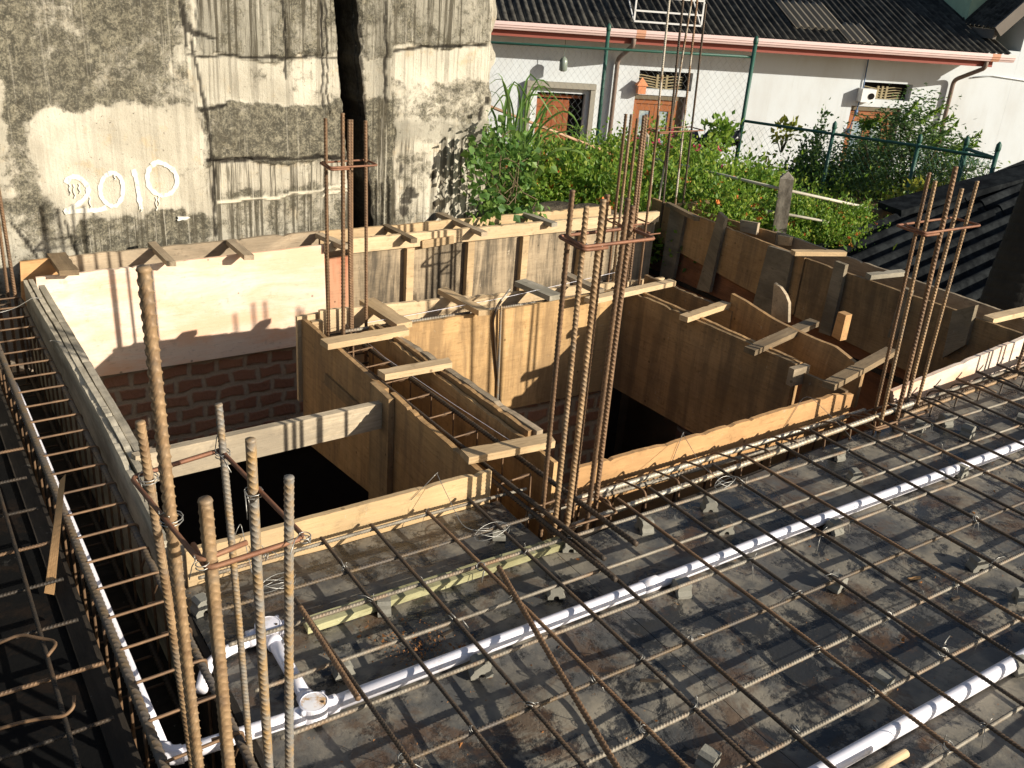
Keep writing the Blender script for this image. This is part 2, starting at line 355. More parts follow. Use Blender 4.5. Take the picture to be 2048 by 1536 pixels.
# ------------------------------------------------------------ the setting
def sheet(name,x0,x1,y0f,y1f,step,mat,amp,parent=None,kind='structure',skirt=.05):
    nx=max(2,int((x1-x0)/step)); ny=max(2,int((y1f((x0+x1)/2)-y0f)/step))
    x=np.linspace(x0,x1,nx+1); V=np.zeros((nx+1,ny+1,3))
    for i,xx in enumerate(x):
        y=np.linspace(y0f,y1f(xx),ny+1); V[i,:,0]=xx; V[i,:,1]=y
    X,Y=V[...,0],V[...,1]
    z=np.zeros_like(X)
    rs=np.random.default_rng(11)
    for k in range(26):
        a=rs.uniform(0,math.pi*2); f=rs.uniform(6,34); p=rs.uniform(0,6.28)
        loc=.30+.9*np.exp(-((X-1.0)**2/.35+(Y-1.15)**2/.3))
        z+=np.sin((X*math.cos(a)+Y*math.sin(a))*f+p+1.3*np.sin(X*3+Y*2+k))*loc*amp/(f/12)**.8/5
    V[...,2]=z
    n=(nx+1)*(ny+1); idx=np.arange(n).reshape(nx+1,ny+1)
    f=np.stack([idx[:-1,:-1],idx[1:,:-1],idx[1:,1:],idx[:-1,1:]],-1).reshape(-1,4)
    lo=V.reshape(-1,3).copy(); lo[:,2]=-skirt
    def st(e): return np.stack([e[1:],e[:-1],e[:-1]+n,e[1:]+n],-1)
    fs=[f,f[:,::-1]+n,st(idx[:,-1][::-1]) ,st(idx[:,0]),st(idx[0,::-1]),st(idx[-1,:])]
    o=mesh(name,np.concatenate([V.reshape(-1,3),lo]),[np.concatenate(fs)],mat,parent,False)
    if kind: o['kind']=kind
    return o
sheet('slab_deck',.50,1.525,-1.2,lambda x:2.215,.016,DECK,.013)
sheet('slab_deck',1.527,6.0,-1.2,lambda x:1.912+.066*(x-1.65),.020,DECK,.013)
sheet('slab_deck',-2.5,.262,-1.2,lambda x:4.75,.04,DECK_SHADE,.004)
g=MB(); g.add(A([-60,-60,-3],[90,-60,-3],[90,90,-3],[-60,90,-3]),[np.array([[0,1,2,3]])]); tag(g.build('ground',GROUND),kind='structure')
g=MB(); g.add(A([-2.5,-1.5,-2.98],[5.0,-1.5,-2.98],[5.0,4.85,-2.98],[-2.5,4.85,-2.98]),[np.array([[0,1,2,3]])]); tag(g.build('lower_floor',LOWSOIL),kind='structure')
# garden bank behind the building
def bank_h(x,y):
    D=np.hypot(x,y)
    return np.where(D<10.5,-.42,np.interp(D,[10.5,13,16],[-.42,-.7,-2.9]))-.12*np.sin(x*1.3+y)*.5+.08*np.sin(x*3.1)*np.sin(y*2.7)
nx_,ny_=90,90; gx=np.linspace(2.2,19,nx_+1); gy=np.linspace(-1,19,ny_+1); GX,GY=np.meshgrid(gx,gy,indexing='ij')
keep=(GX>4.98)|(GY>5.42); GZ=bank_h(GX,GY); V=np.stack([GX,GY,GZ],-1).reshape(-1,3); idx=np.arange(len(V)).reshape(nx_+1,ny_+1)
f=np.stack([idx[:-1,:-1],idx[1:,:-1],idx[1:,1:],idx[:-1,1:]],-1).reshape(-1,4); kf=keep.reshape(-1)
f=f[kf[f].all(1)]
lo=V.copy(); lo[:,2]=-3.2
bd=[]
edges={}
for q in f:
    for a,b in zip(q,np.roll(q,-1)): edges[(a,b)]=1
for (a,b) in edges:
    if (b,a) not in edges: bd.append([b,a,a+len(V),b+len(V)])
tag(mesh('garden_bank',np.concatenate([V,lo]),[np.concatenate([f,np.array(bd)])],SOIL,None,False),kind='structure')
# ------------------------------------------------------------ old concrete wall with the painted year
WY=5.15
def Wp(px,py,y=WY): p=Py(px,py,y); return p[0],p[2]
SLX=lambda z: Wp(687,0)[0]+(Wp(722,460)[0]-Wp(687,0)[0])*(Wp(687,0)[1]-z)/(Wp(687,0)[1]-Wp(722,460)[1])   # leaning joint between the two walls
def vnoise(X,Z,sx,sz,oct_=4,seed=0,rough=.55):
    r=np.random.default_rng(seed); out=np.zeros_like(X); amp=1.; tot=0.
    for o in range(oct_):
        G=r.uniform(0,1,(97,97)); x=X*sx*2**o+r.uniform(0,50); z=Z*sz*2**o+r.uniform(0,50)
        xi=np.floor(x).astype(int); zi=np.floor(z).astype(int); fx=x-xi; fz=z-zi; fx=fx*fx*(3-2*fx); fz=fz*fz*(3-2*fz); xi%=96; zi%=96
        out+=amp*((G[xi,zi]*(1-fx)+G[xi+1,zi]*fx)*(1-fz)+(G[xi,zi+1]*(1-fx)+G[xi+1,zi+1]*fx)*fz); tot+=amp; amp*=rough
    return out/tot
def sst(x,a,b): t=np.clip((x-a)/(b-a+1e-9),0,1); return t*t*(3-2*t)
def wall_fields(X,Z):
    """plaster fields, stains, cracks and ledges of the wall, plus shade painted along the joint (x along, z up)"""
    wx=X+(vnoise(X,Z,4,4,5,1,.65)-.5)*.16; wz=Z+(vnoise(X,Z,4,4,5,2,.65)-.5)*.16
    def mbox(a,b,soft=.012):
        (x0,z1),(x1,z0)=Wp(*a),Wp(*b)
        return sst(wx,x0-soft,x0+soft)*(1-sst(wx,x1-soft,x1+soft))*sst(wz,z0-soft,z0+soft)*(1-sst(wz,z1-soft,z1+soft))
    lx=X+(vnoise(X,Z,9,9,3,3)-.5)*.035; lz=Z+(vnoise(X,Z,9,9,3,4)-.5)*.035
    def mline(a,b,wd,soft=.006):
        (x0,z0),(x1,z1)=Wp(*a),Wp(*b); dx,dz=x1-x0,z1-z0; l=math.hypot(dx,dz)
        d=np.abs(-(lx-x0)*dz/l+(lz-z0)*dx/l); t=(lx-x0)*dx/l+(lz-z0)*dz/l; wv=wd*(.35+1.3*vnoise(X,Z,14,14,2,6))
        return (1-sst(d,wv,wv+soft))*sst(t,-.01,.01)*(1-sst(t,l-.01,l+.01))
    D=np.full_like(X,.48); lowf=vnoise(X,Z,2.2,2.2,5,21,.62)-.5; G=np.full_like(X,.15); K=np.full_like(X,.25); R=np.zeros_like(X)
    for (a,b,soft,d,g,k,rl) in [((-300,-500),(395,235),.05,.72,.45,.3,0),((-300,150),(38,420),.02,.20,.2,.1,.006),((48,225),(418,430),.035,.14,.05,.15,0),((-300,425),(130,600),.03,.62,.6,.3,-.006),((140,432),(420,640),.03,.74,.4,.75,-.004),
        ((372,-500),(700,112),.01,.46,.85,.9,.012),((385,112),(690,205),.012,.28,.25,.35,0),((398,208),(690,328),.014,.84,.35,.4,.016),((412,328),(700,385),.01,.20,.05,.9,0),((425,388),(700,640),.02,.52,.35,.95,-.004),
        ((716,-500),(785,120),.01,.42,.8,.7,.01),((716,120),(785,205),.02,.32,.55,.3,0),((716,205),(788,640),.03,.97,.5,.85,0),((786,-500),(980,92),.010,.52,.8,.9,.014),((790,94),(980,165),.012,.18,.1,.4,0),((786,165),(980,238),.03,.58,.2,.2,.004),((790,240),(980,275),.02,.38,.75,.2,.008),((788,277),(980,640),.03,.44,.1,.8,0)]:
        m=mbox(a,b,soft); D=D+(d-D)*m; G=G+(g-G)*m; K=K+(k-K)*m; R=R+(rl-R)*m
    Ln=np.zeros_like(X)
    for a,b,wd in [((383,80),(428,335),.004),((428,335),(430,470),.004),((362,0),(374,95),.004),((375,60),(430,80),.004),((398,222),(450,212),.005),((412,322),(690,312),.009),((375,112),(692,116),.003),((783,100),(860,92),.005),((860,92),(975,93),.005),((757,0),(762,200),.005),((566,0),(570,160),.004),((640,0),(646,215),.004),((650,0),(656,225),.003),((865,345),(867,368),.006),((20,440),(50,480),.003),((130,440),(160,520),.003),((50,480),(75,520),.005)]:
        Ln=np.maximum(Ln,mline(a,b,wd))
    for (cx,cy,rx,ry) in [(803,337,6,11),(818,383,14,12),(812,402,12,9),(806,422,11,14),(828,392,9,8),(868,410,4,12),(868,352,4,10),(972,200,6,9),(962,222,5,12),(925,362,3,12),(958,235,4,8),(368,40,5,16),(375,56,8,9),(392,66,12,6),(366,20,4,12)]:
        x0,z0=Wp(cx,cy); e=np.sqrt(((X-x0)/(rx*.0028))**2+((Z-z0)/(ry*.0028))**2)+(vnoise(X,Z,30,30,3,51)-.5)*1.6
        Ln=np.maximum(Ln,(1-sst(e,.75,1.15))*.95)
    Ld=np.zeros_like(X)
    for a,b,wd in [((432,408),(560,392),.006),((560,392),(695,372),.005),((640,392),(700,378),.005)]: Ld=np.maximum(Ld,mline(a,b,wd))
    D=np.clip(D+lowf*.75,0,1); G=np.clip(G+(vnoise(X,Z,3,3,4,23)-.5)*.8,0,1); K=np.clip(K*(.6+1.2*vnoise(X,Z,3,2,3,24)),0,1)
    joint_shade=np.clip(1-np.abs(X-np.interp(Z,[-3,-.4,2.6,3],[SLX(-.4),SLX(-.4),SLX(2.6),SLX(2.6)]))/.075,0,1); D=np.maximum(D,joint_shade*1.0); Ln=np.maximum(Ln,(joint_shade>.2)*.9)  # joint edges painted near black as the shade inside the gap
    relief=R+.012*(vnoise(X,Z,4,4,5,9)-.5)+.010*D*(vnoise(X,Z,22,22,4,10,.7)-.5)+.010*Ld-.006*Ln
    return D,G,K,Ln,Ld,relief
N=NT('wall_mossy_plaster',.93,.15); raw=N.raw
at1=N.n('ShaderNodeAttribute',attribute_name='plaster'); at2=N.n('ShaderNodeAttribute',attribute_name='marks')
s1=N.n('ShaderNodeSeparateColor'); N.L(at1.outputs['Color'],s1.inputs[0]); s2=N.n('ShaderNodeSeparateColor'); N.L(at2.outputs['Color'],s2.inputs[0])
D,G,SK=s1.outputs; lines,led=s2.outputs[0],s2.outputs[1]
mott=N.math('ADD',N.math('MULTIPLY',N.noise(17,8,.82,raw,.4),.55),N.math('MULTIPLY',N.noise(5,6,.7,raw,.5),.45))
cream=N.mix(N.step(N.noise(3,5,.6,raw),.35,.65),(.60,.555,.45),(.44,.40,.315))
cream=N.mix(N.math('MULTIPLY',N.step(N.noise(7,5,.7,N.map((1,1,1),raw,loc=(4,0,9))),.55,.68),.6),cream,(.50,.39,.24))
col=N.mix(G,cream,N.mix(N.noise(12,5,.7,raw),(.17,.16,.125),(.36,.335,.27)))
f1=N.step(N.math('ADD',mott,N.math('MULTIPLY',N.math('SUBTRACT',D,.5),.40)),.44,.58)
ms=N.math('ADD',N.math('MULTIPLY',N.noise(95,5,.8,raw),.5),N.math('MULTIPLY',N.noise(21,6,.75,raw,.6),.5))
moss=N.mix(N.step(ms,.43,.63),(.030,.028,.020),(.27,.245,.175))
col=N.mix(N.math('MULTIPLY',f1,.9),col,moss)
f2=N.math('MULTIPLY',N.step(N.noise(1,6,.75,N.map((30,1,.8),raw),.3),.47,.58),SK); col=N.mix(N.math('MULTIPLY',f2,.88),col,(.060,.052,.036))
f4=N.math('MULTIPLY',N.step(N.noise(1,4,.6,N.map((64,1,1.4),raw),.2),.60,.66),SK); col=N.mix(N.math('MULTIPLY',f4,.5),col,(.54,.50,.41))
col=N.mix(N.math('MULTIPLY',N.step(N.noise(46,4,.8,raw),.64,.68),.85),col,(.05,.042,.03))
col=N.mix(N.math('MULTIPLY',led,.8),col,(.68,.62,.48))
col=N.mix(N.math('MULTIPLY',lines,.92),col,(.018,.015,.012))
N.base(col)
N.bump(N.math('SUBTRACT',N.math('ADD',mott,N.math('MULTIPLY',N.noise(110,4,.7,raw),.35)),N.math('MULTIPLY',f1,.25)),.8,.012)
M_WALL=N.m
def gridwall(name,xs,zs,y0,y1,parent,ragged=0.,lean=None):
    X,Z=np.meshgrid(xs,zs,indexing='ij'); nx,nz=len(xs)-1,len(zs)-1
    if lean:
        u=np.clip(1-np.abs(xs-(xs[0] if lean[0] else xs[-1]))/.35,0,1); jag=(vnoise(zs*0,zs,1,14,4,40+lean[0])-.5)*.03
        X=X+u[:,None]*((np.clip(2.*(1.4-zs)/1.3-1,-3,3)*0+np.array([float(SLX(z)-SLX(.7)) for z in np.clip(zs,-.4,2.6)])+jag)[None,:])
    if ragged:
        wob=(vnoise(np.zeros(nz+1),zs,1,9,4,33)-.5)*ragged*3
        X=X+(np.linspace(0,1,nx+1)**6)[:,None]*wob[None,:]
    Dd,G,K,Ln,Ld,rel=wall_fields(X,Z); Y=y0-rel
    f=np.stack([X,Y,Z],-1).reshape(-1,3); b=f.copy(); b[:,1]=y1; n=len(f); idx=np.arange(n).reshape(nx+1,nz+1)
    q=np.stack([idx[:-1,:-1],idx[1:,:-1],idx[1:,1:],idx[:-1,1:]],-1).reshape(-1,4)
    def st_(e): return np.stack([e[:-1],e[:-1]+n,e[1:]+n,e[1:]],-1)
    o=mesh(name,np.concatenate([f,b]),[np.concatenate([q,q[:,::-1]+n,st_(idx[:,0]),st_(idx[::-1,-1]),st_(idx[0,::-1]),st_(idx[-1,:])])],M_WALL,parent)
    for nm,ch in (('plaster',(Dd,G,K)),('marks',(Ln,Ld,Ln))):
        c=np.ones((2*n,4),np.float32)
        for i,cc in enumerate(ch): c[:n,i]=c[n:,i]=cc.reshape(-1)
        at=o.data.attributes.new(nm,'FLOAT_COLOR','POINT'); at.data.foreach_set('color',c.ravel())
    return o
wr=empty('concrete_wall',(1.4,WY+.15,-3),'tall mossy concrete wall with the year 2010 painted on it','wall')
zs_w=np.concatenate([np.linspace(-3,-.25,30)[:-1],np.arange(-.25,1.5,.010),np.linspace(1.5,2.6,20)])
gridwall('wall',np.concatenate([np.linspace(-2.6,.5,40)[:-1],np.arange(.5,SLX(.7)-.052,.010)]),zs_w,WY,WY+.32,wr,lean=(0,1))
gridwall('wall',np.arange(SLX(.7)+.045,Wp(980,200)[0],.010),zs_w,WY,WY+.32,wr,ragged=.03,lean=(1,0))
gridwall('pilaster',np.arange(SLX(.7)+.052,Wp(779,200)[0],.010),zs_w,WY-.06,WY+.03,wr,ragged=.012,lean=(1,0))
mesh('joint_shade_plate',boxV(SLX(.7)-.3,SLX(.7)+.3,WY+.33,WY+.40,-3,2.6),BF,plain('joint_back_shade',(.02,.018,.015),.95,.05,.2,8),wr)  # backing plate coloured near black for the shade in the joint
PAINT=NT('white_wall_paint',.8,.15); f=PAINT.noise(26,6,.8); PAINT.base(PAINT.mix(PAINT.step(f,.50,.66),(.70,.68,.60),(.50,.46,.37))); PAINT.bump(PAINT.noise(90,4),.4,.004); PAINT=PAINT.m
def stroke(pts,wpx=14,drips=()):
    mb=MB(); P=[A(Wp(*p)[0],0,Wp(*p)[1]) for p in pts]
    P=round_path([ (p[0],0,p[2]) for p in P],.06,4); T=np.gradient(P,axis=0); T/=np.linalg.norm(T,axis=1)[:,None]+1e-9
    S_=np.stack([-T[:,2],0*T[:,0],T[:,0]],1); wd=wpx*.00135*(1+.18*np.sin(np.arange(len(P))*1.7)+.1*rng.normal(size=len(P)))
    def ribbon(P,S_,wd,lift):
        n=len(P); fr=np.concatenate([P+S_*wd[:,None],P-S_*wd[:,None]]); rl=wall_fields(fr[:,0],fr[:,2])[5]; rl=np.maximum(rl[:n],rl[n:]); rl=np.concatenate([rl,rl])
        fr[:,1]=WY-rl-.0035-lift-.0025*np.tile(np.linspace(0,1,n),2); bk=fr.copy(); bk[:,1]=WY+.02
        i=np.arange(n-1); q=[np.stack([i,i+1,i+1+n,i+n],-1)]; o=2*n
        q+= [np.stack([i+1,i,i+o,i+1+o],-1), np.stack([i+n,i+1+n,i+1+n+o,i+n+o],-1), np.array([[0,n,n+o,o],[2*n-1,n-1,n-1+o,2*n-1+o]])]
        mb.add(np.concatenate([fr,bk]),[np.concatenate(q)])
    ribbon(P,S_,wd,0.)
    for (px,py,l) in drips:
        x,z=Wp(px,py); zz=np.linspace(z,z-l*.0027,6); Q=np.stack([x+.004*np.sin(np.arange(6)*2.),0*zz,zz],1)
        ribbon(Q,np.tile(A(1,0,0),(6,1)),np.array([.004,.0028,.0024,.0024,.002,.003]),.0032)
    mb.build('painted_digit',PAINT,wr)
stroke([(131,366),(140,352),(158,354),(176,372),(176,388),(160,406),(132,420),(131,424),(170,420),(196,420),(212,414)],9.,[(138,368,20),(146,368,26),(157,367,18),(178,392,24)])
stroke([(222,345),(208,352),(199,372),(202,396),(218,411),(232,412),(244,396),(246,370),(240,352),(226,344),(216,347)],7.5,[(228,346,12)])
stroke([(266,338),(272,358),(278,396),(282,418)],8.5,[(281,408,14)])
stroke([(312,324),(299,334),(293,352),(298,376),(318,392),(342,388),(356,366),(350,342),(330,328),(312,323),(302,330)],8.5,[(316,390,20),(311,394,26)])
mb=MB()
for (a,b,c,d) in [(352,433,380,439)]:
    (x0,z1),(x1,z0)=Wp(a,b),Wp(c,d); k=14; th=np.arange(k)*2*math.pi/k; r=1+.22*rng.normal(size=k)
    fr=np.stack([(x0+x1)/2+(x1-x0)/2*r*np.cos(th),np.full(k,WY-.012),(z0+z1)/2+(z1-z0)/2*r*np.sin(th)],1); bk=fr.copy(); bk[:,1]=WY+.012
    i=np.arange(k); j=(i+1)%k
    mb.add(np.concatenate([fr,bk,fr.mean(0)[None]]),[np.stack([i,i+k,j+k,j],-1),np.stack([np.full(k,2*k),i,j],-1)])
mb.build('paint_smear',PAINT,wr)
# ------------------------------------------------------------ lower storey walls (brick down the pits, plus unseen ones that keep light out)
tag(MB().box(-.6,4.42,4.835,5.0,-1.12,-.40).build('brick_wall',BRK),'red brick wall in shade below the whitish plywood panel','brick wall')
tag(MB().box(-.6,4.42,4.90,5.0,-3,-1.125).build('brick_wall',plain('pit_shade_wall',(.022,.018,.015),.95,.1,.4,6)),'added wall coloured black as the deep shade of the left pit','wall')  # near-black colour stands in for the shade below the bricks
tag(MB().box(4.75,4.9,-1.5,4.6,-3,-.5).build('brick_wall',BRK),'dark brick wall deep under the right-hand formwork','brick wall')
tag(MB().box(-2.5,-2.35,-1.5,4.83,-3,-.42).build('brick_wall',BRK),'unseen lower-storey brick wall added under the left slab to keep the pits dark','brick wall')  # unseen, added to keep light out of the pits
tag(MB().box(-2.34,4.74,-1.5,-1.35,-3,-.42).build('brick_wall',BRK),'unseen lower-storey brick wall added below the near deck to keep the pits dark','brick wall')  # also unseen, closes the room below so that the pits stay dark
tag(MB().box(1.80,3.14,3.58,3.70,-1.4,-.475).build('brick_wall',BRK),'brick wall in deep shade under the tan water-stained panel','brick wall')
g=MB(); g.add(A([1.8,2.22,-1.35],[4.55,2.22,-1.35],[4.55,3.58,-1.35],[1.8,3.58,-1.35]),[np.array([[0,1,2,3]])]); tag(g.build('pit_floor',LOWSOIL),kind='structure')
# ------------------------------------------------------------ formwork
W_STUD=wood('stud_grey_brown',(.30,.245,.165),(.20,.155,.10),.5,(.09,.075,.055),.5)
ZT=.105
GF='plywood beam forms round the pits'
def board(name,label,*a,group=GF,cat='formwork board',**k):
    o=panel(name,*a,**k); return tag(o,label,cat,group)
ZB=-.47
# left beam side (grey, split layers)
t=empty('beam_formwork',(.5,3.5,-.2),'weathered grey form side with a split top edge along the left pit','formwork board',GF)
cv=([0,.25,.5,.7,.85,1],[0,.006,-.004,.0,.004,-.01])
panel('plywood_sheet',A(.500,2.30,.105),A(.500,4.72,.105),A(.500,4.72,ZB),A(.500,2.30,ZB),A(.016,0,0),W_GREY,t,jit=.006,warp=.004,chips=9,curve=cv)
panel('plywood_sheet',A(.520,2.55,.112),A(.520,4.72,.108),A(.520,4.72,-.42),A(.520,2.55,-.42),A(.020,0,0),W_GREY,t,jit=.005,warp=.003,chips=7,curve=cv)
panel('batten',A(.545,2.70,.110),A(.545,4.60,.104),A(.545,4.60,.03),A(.545,2.70,.03),A(.026,0,0),W_CEM,t,jit=.004,chips=3)
panel('end_block',A(.500,2.235,.09),A(.500,2.296,.085),A(.500,2.296,-.4),A(.500,2.235,-.4),A(.05,0,0),W_BATTEN2,t,jit=.006)
# front boards
board('form_board','pale tan form board across the front of the left pit',Py(372,1104,2.222),Py(984,941,2.222),A(1.497,2.222,-.34),A(.53,2.222,-.34),A(0,.018,0),W_FRONT,jit=.0015,warp=.001,chips=4)
board('form_board','orange-tan form board across the front of the right pit',Py(1157,934,2.2),Py(1708,786,2.2),A(3.24,2.2,-.40),A(1.80,2.2,-.40),A(0,.018,0),W_ORANGE,jit=.003,warp=.001,chips=9,curve=([0,.3,.5,.75,.9,1],[-.004,-.006,.0,.010,.014,-.006]))
board('form_board','bright whitish board at the far right behind the column bars',Py(1786,783,2.14),A(4.70,2.20,.135),A(4.70,2.20,-.02),Py(1790,818,2.14),A(0,.020,0),W_WHITE,jit=.003,chips=3)
# back: white panel, peeling panel, dark panel with battens and rail
board('beam_formwork','large whitish plywood panel standing above the brick wall',Py(72,556,4.78),Py(648,490,4.78),A(2.02,4.78,-.468),A(.54,4.78,-.468),A(0,.018,0),W_WHITE,jit=.002,chips=3)
board('beam_formwork','narrow peeling red panel between the whitish and the black-stained panels',Py(652,520,4.775),Py(700,512,4.775),A(2.19,4.775,-.47),A(2.03,4.775,-.47),A(0,.018,0),W_REDLIT,jit=.002)
t=empty('beam_formwork',(3.1,4.78,-.2),'long black-stained plywood panel with battens and pale top rail','formwork board',GF)
xl=Py(700,512,4.78)[0]+.003
panel('plywood_sheet',A(xl,4.782,.085),A(4.42,4.782,.075),A(4.42,4.782,-.47),A(xl,4.782,-.47),A(0,.018,0),W_BLACK,t)
panel('top_rail',Py(700,478,4.752),A(4.42,4.752,.115),A(4.42,4.752,.045),A(xl-.02,4.752,.05),A(0,.028,0),W_RAIL,t,jit=.003,chips=2)
panel('top_rail',Py(845,482,4.738),Py(908,472,4.738),Py(908,487,4.738),Py(845,497,4.738),A(0,.012,0),W_BATTEN,t,jit=.004)
panel('cleat',Py(651,486,4.755),Py(690,480,4.755),Py(690,498,4.755),Py(651,505,4.755),A(0,.022,0),W_BATTEN2,t)
for px in (817,938,1046,1160):
    p=Py(px,500,4.765); panel('batten',A(p[0]-.02,4.742,.045),A(p[0]+.026,4.742,.045),A(p[0]+.026,4.742,-.46),A(p[0]-.02,4.742,-.46),A(0,.038,0),W_BATTEN,t,jit=.001)
# outer strip at the wall foot
board('form_board','orange-brown board end at the left foot of the mossy wall',Py(40,524,4.92),Py(112,516,4.92),A(.72,4.92,-.1),A(.50,4.92,-.1),A(0,.02,0),W_ORANGE,jit=.003)
board('form_board','long thin tan board along the foot of the mossy wall',Py(112,516,4.96),Py(640,462,4.96),A(2.05,4.96,-.2),A(.66,4.96,-.2),A(0,.02,0),W_BATTEN2,jit=.004,chips=5)
board('form_board','tan board with rough top leading from the mossy wall towards the garden',Py(640,464,4.95),Py(1222,412,4.95),A(4.2,4.95,-.2),A(2.06,4.95,-.2),A(0,.02,0),W_BATTEN,jit=.004,chips=5)
# divider beam between the pits
t=empty('beam_formwork',(1.49,3.0,-.2),'dark brown form side facing the left pit on the central divider','formwork board',GF)
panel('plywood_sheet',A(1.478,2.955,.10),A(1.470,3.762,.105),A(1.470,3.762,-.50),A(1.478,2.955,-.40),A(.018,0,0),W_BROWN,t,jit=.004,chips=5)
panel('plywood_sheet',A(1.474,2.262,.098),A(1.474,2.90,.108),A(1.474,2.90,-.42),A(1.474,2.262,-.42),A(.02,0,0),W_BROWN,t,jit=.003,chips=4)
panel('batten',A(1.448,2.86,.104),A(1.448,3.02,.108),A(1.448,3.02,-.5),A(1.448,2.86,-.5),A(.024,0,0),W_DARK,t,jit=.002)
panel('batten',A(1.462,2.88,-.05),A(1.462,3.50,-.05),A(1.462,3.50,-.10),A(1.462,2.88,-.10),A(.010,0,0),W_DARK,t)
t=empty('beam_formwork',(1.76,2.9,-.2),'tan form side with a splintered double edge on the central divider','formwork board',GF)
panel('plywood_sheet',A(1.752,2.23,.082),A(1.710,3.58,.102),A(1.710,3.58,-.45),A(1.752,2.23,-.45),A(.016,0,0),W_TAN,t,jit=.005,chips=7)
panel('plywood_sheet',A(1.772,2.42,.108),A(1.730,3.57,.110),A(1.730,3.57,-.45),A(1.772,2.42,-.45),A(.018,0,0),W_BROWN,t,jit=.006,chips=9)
panel('batten',A(1.795,2.40,.112),A(1.752,3.40,.112),A(1.752,3.40,.06),A(1.795,2.40,.06),A(.026,0,0),W_BATTEN2,t,jit=.005,chips=6)
# cross beam behind the right pit
t=empty('beam_formwork',(2.5,3.56,-.2),'tall tan water-stained panel facing the right pit','formwork board',GF)
panel('plywood_sheet',A(1.775,3.555,.085),A(3.16,3.56,.10),A(3.16,3.56,-.46),A(1.775,3.555,-.44),A(0,.018,0),W_TAN,t,jit=.004,warp=.002,chips=7)
board('form_board','long pale board along the far side of the cross beam',Py(640,622,3.76),Py(1330,556,3.76),A(3.43,3.76,-.3),A(1.56,3.76,-.3),A(0,.020,0),W_RAIL,jit=.003,chips=5)
t=empty('form_board',(1.5,3.85,-.1),'short pale stepped end board closing the cross beam','formwork board',GF)
panel('plywood_sheet',A(1.455,3.775,.108),A(1.57,3.785,.108),A(1.57,3.785,-.3),A(1.455,3.775,-.3),A(0,.02,0),W_RAIL,t)
panel('cleat',A(1.495,3.70,.104),A(1.545,3.70,.104),A(1.545,3.70,.02),A(1.495,3.70,.02),A(0,.03,0),W_BATTEN,t)
# right beam between the right pit and the far right pit
t=empty('beam_formwork',(3.2,3.0,-.2),'dark double-layer form side on the right of the right pit','formwork board',GF)
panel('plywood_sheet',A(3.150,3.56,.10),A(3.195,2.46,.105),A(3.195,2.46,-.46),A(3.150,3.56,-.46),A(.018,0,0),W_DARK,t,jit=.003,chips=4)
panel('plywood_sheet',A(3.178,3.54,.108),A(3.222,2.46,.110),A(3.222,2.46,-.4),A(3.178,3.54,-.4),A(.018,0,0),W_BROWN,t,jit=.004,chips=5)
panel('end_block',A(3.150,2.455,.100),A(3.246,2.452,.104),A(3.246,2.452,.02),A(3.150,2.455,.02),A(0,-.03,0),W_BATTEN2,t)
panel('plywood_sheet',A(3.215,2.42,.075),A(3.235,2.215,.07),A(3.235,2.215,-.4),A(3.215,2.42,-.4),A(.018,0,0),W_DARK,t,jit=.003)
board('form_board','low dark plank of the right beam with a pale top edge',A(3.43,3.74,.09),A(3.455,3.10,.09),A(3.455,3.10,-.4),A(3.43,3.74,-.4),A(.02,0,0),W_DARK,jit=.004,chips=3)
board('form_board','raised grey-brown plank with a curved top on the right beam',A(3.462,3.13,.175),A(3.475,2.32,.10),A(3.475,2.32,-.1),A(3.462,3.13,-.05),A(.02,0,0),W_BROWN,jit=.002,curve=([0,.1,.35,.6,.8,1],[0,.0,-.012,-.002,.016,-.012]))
# far right side form with studs
t=empty('beam_formwork',(4.58,3.6,-.1),'long shaded form side with upright studs below the flower bank','formwork board',GF)
XE=4.58
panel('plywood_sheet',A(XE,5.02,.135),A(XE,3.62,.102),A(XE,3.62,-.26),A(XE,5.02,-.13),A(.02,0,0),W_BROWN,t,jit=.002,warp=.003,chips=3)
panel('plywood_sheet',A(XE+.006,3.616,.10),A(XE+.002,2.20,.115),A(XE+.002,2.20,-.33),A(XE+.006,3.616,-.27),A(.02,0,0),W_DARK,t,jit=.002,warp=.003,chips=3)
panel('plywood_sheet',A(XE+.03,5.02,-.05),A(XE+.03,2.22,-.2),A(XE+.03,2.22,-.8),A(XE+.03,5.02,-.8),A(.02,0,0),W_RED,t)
for (a,b,c,d,m) in [((1341,415),(1370,427),(1345,558),(1319,552),W_STUD),((1437,424),(1450,436),(1418,585),(1393,578),W_STUD),((1536,492),(1585,506),(1560,640),(1503,618),W_STUD),((1670,522),(1691,530),(1660,672),(1637,664),W_STUD),((1806,575),(1822,582),(1792,680),(1774,674),W_STUD),((1905,622),(1951,611),(1930,690),(1884,716),W_STUD)]:
    panel('stud',Px(*a,XE-.03),Px(*b,XE-.03),Px(*c,XE-.03),Px(*d,XE-.03),A(.028,0,0),m,t,nz=3,jit=.002)
p=[Px(*q,XE-.034) for q in ((1437,424),(1450,436),(1446,460),(1437,440))]
board('form_board','outer tan side of the far right beam below the corrugated shed roof',A(4.86,4.10,.11),A(4.86,2.2,.10),A(4.86,2.2,-.3),A(4.86,4.10,-.3),A(.02,0,0),W_BATTEN2,jit=.003,chips=4)
board('form_board','low shaded outer side board of the far right beam by the flower bank',A(4.86,5.10,.06),A(4.86,4.105,.10),A(4.86,4.105,-.3),A(4.86,5.10,-.3),A(.02,0,0),W_BROWN,jit=.003)
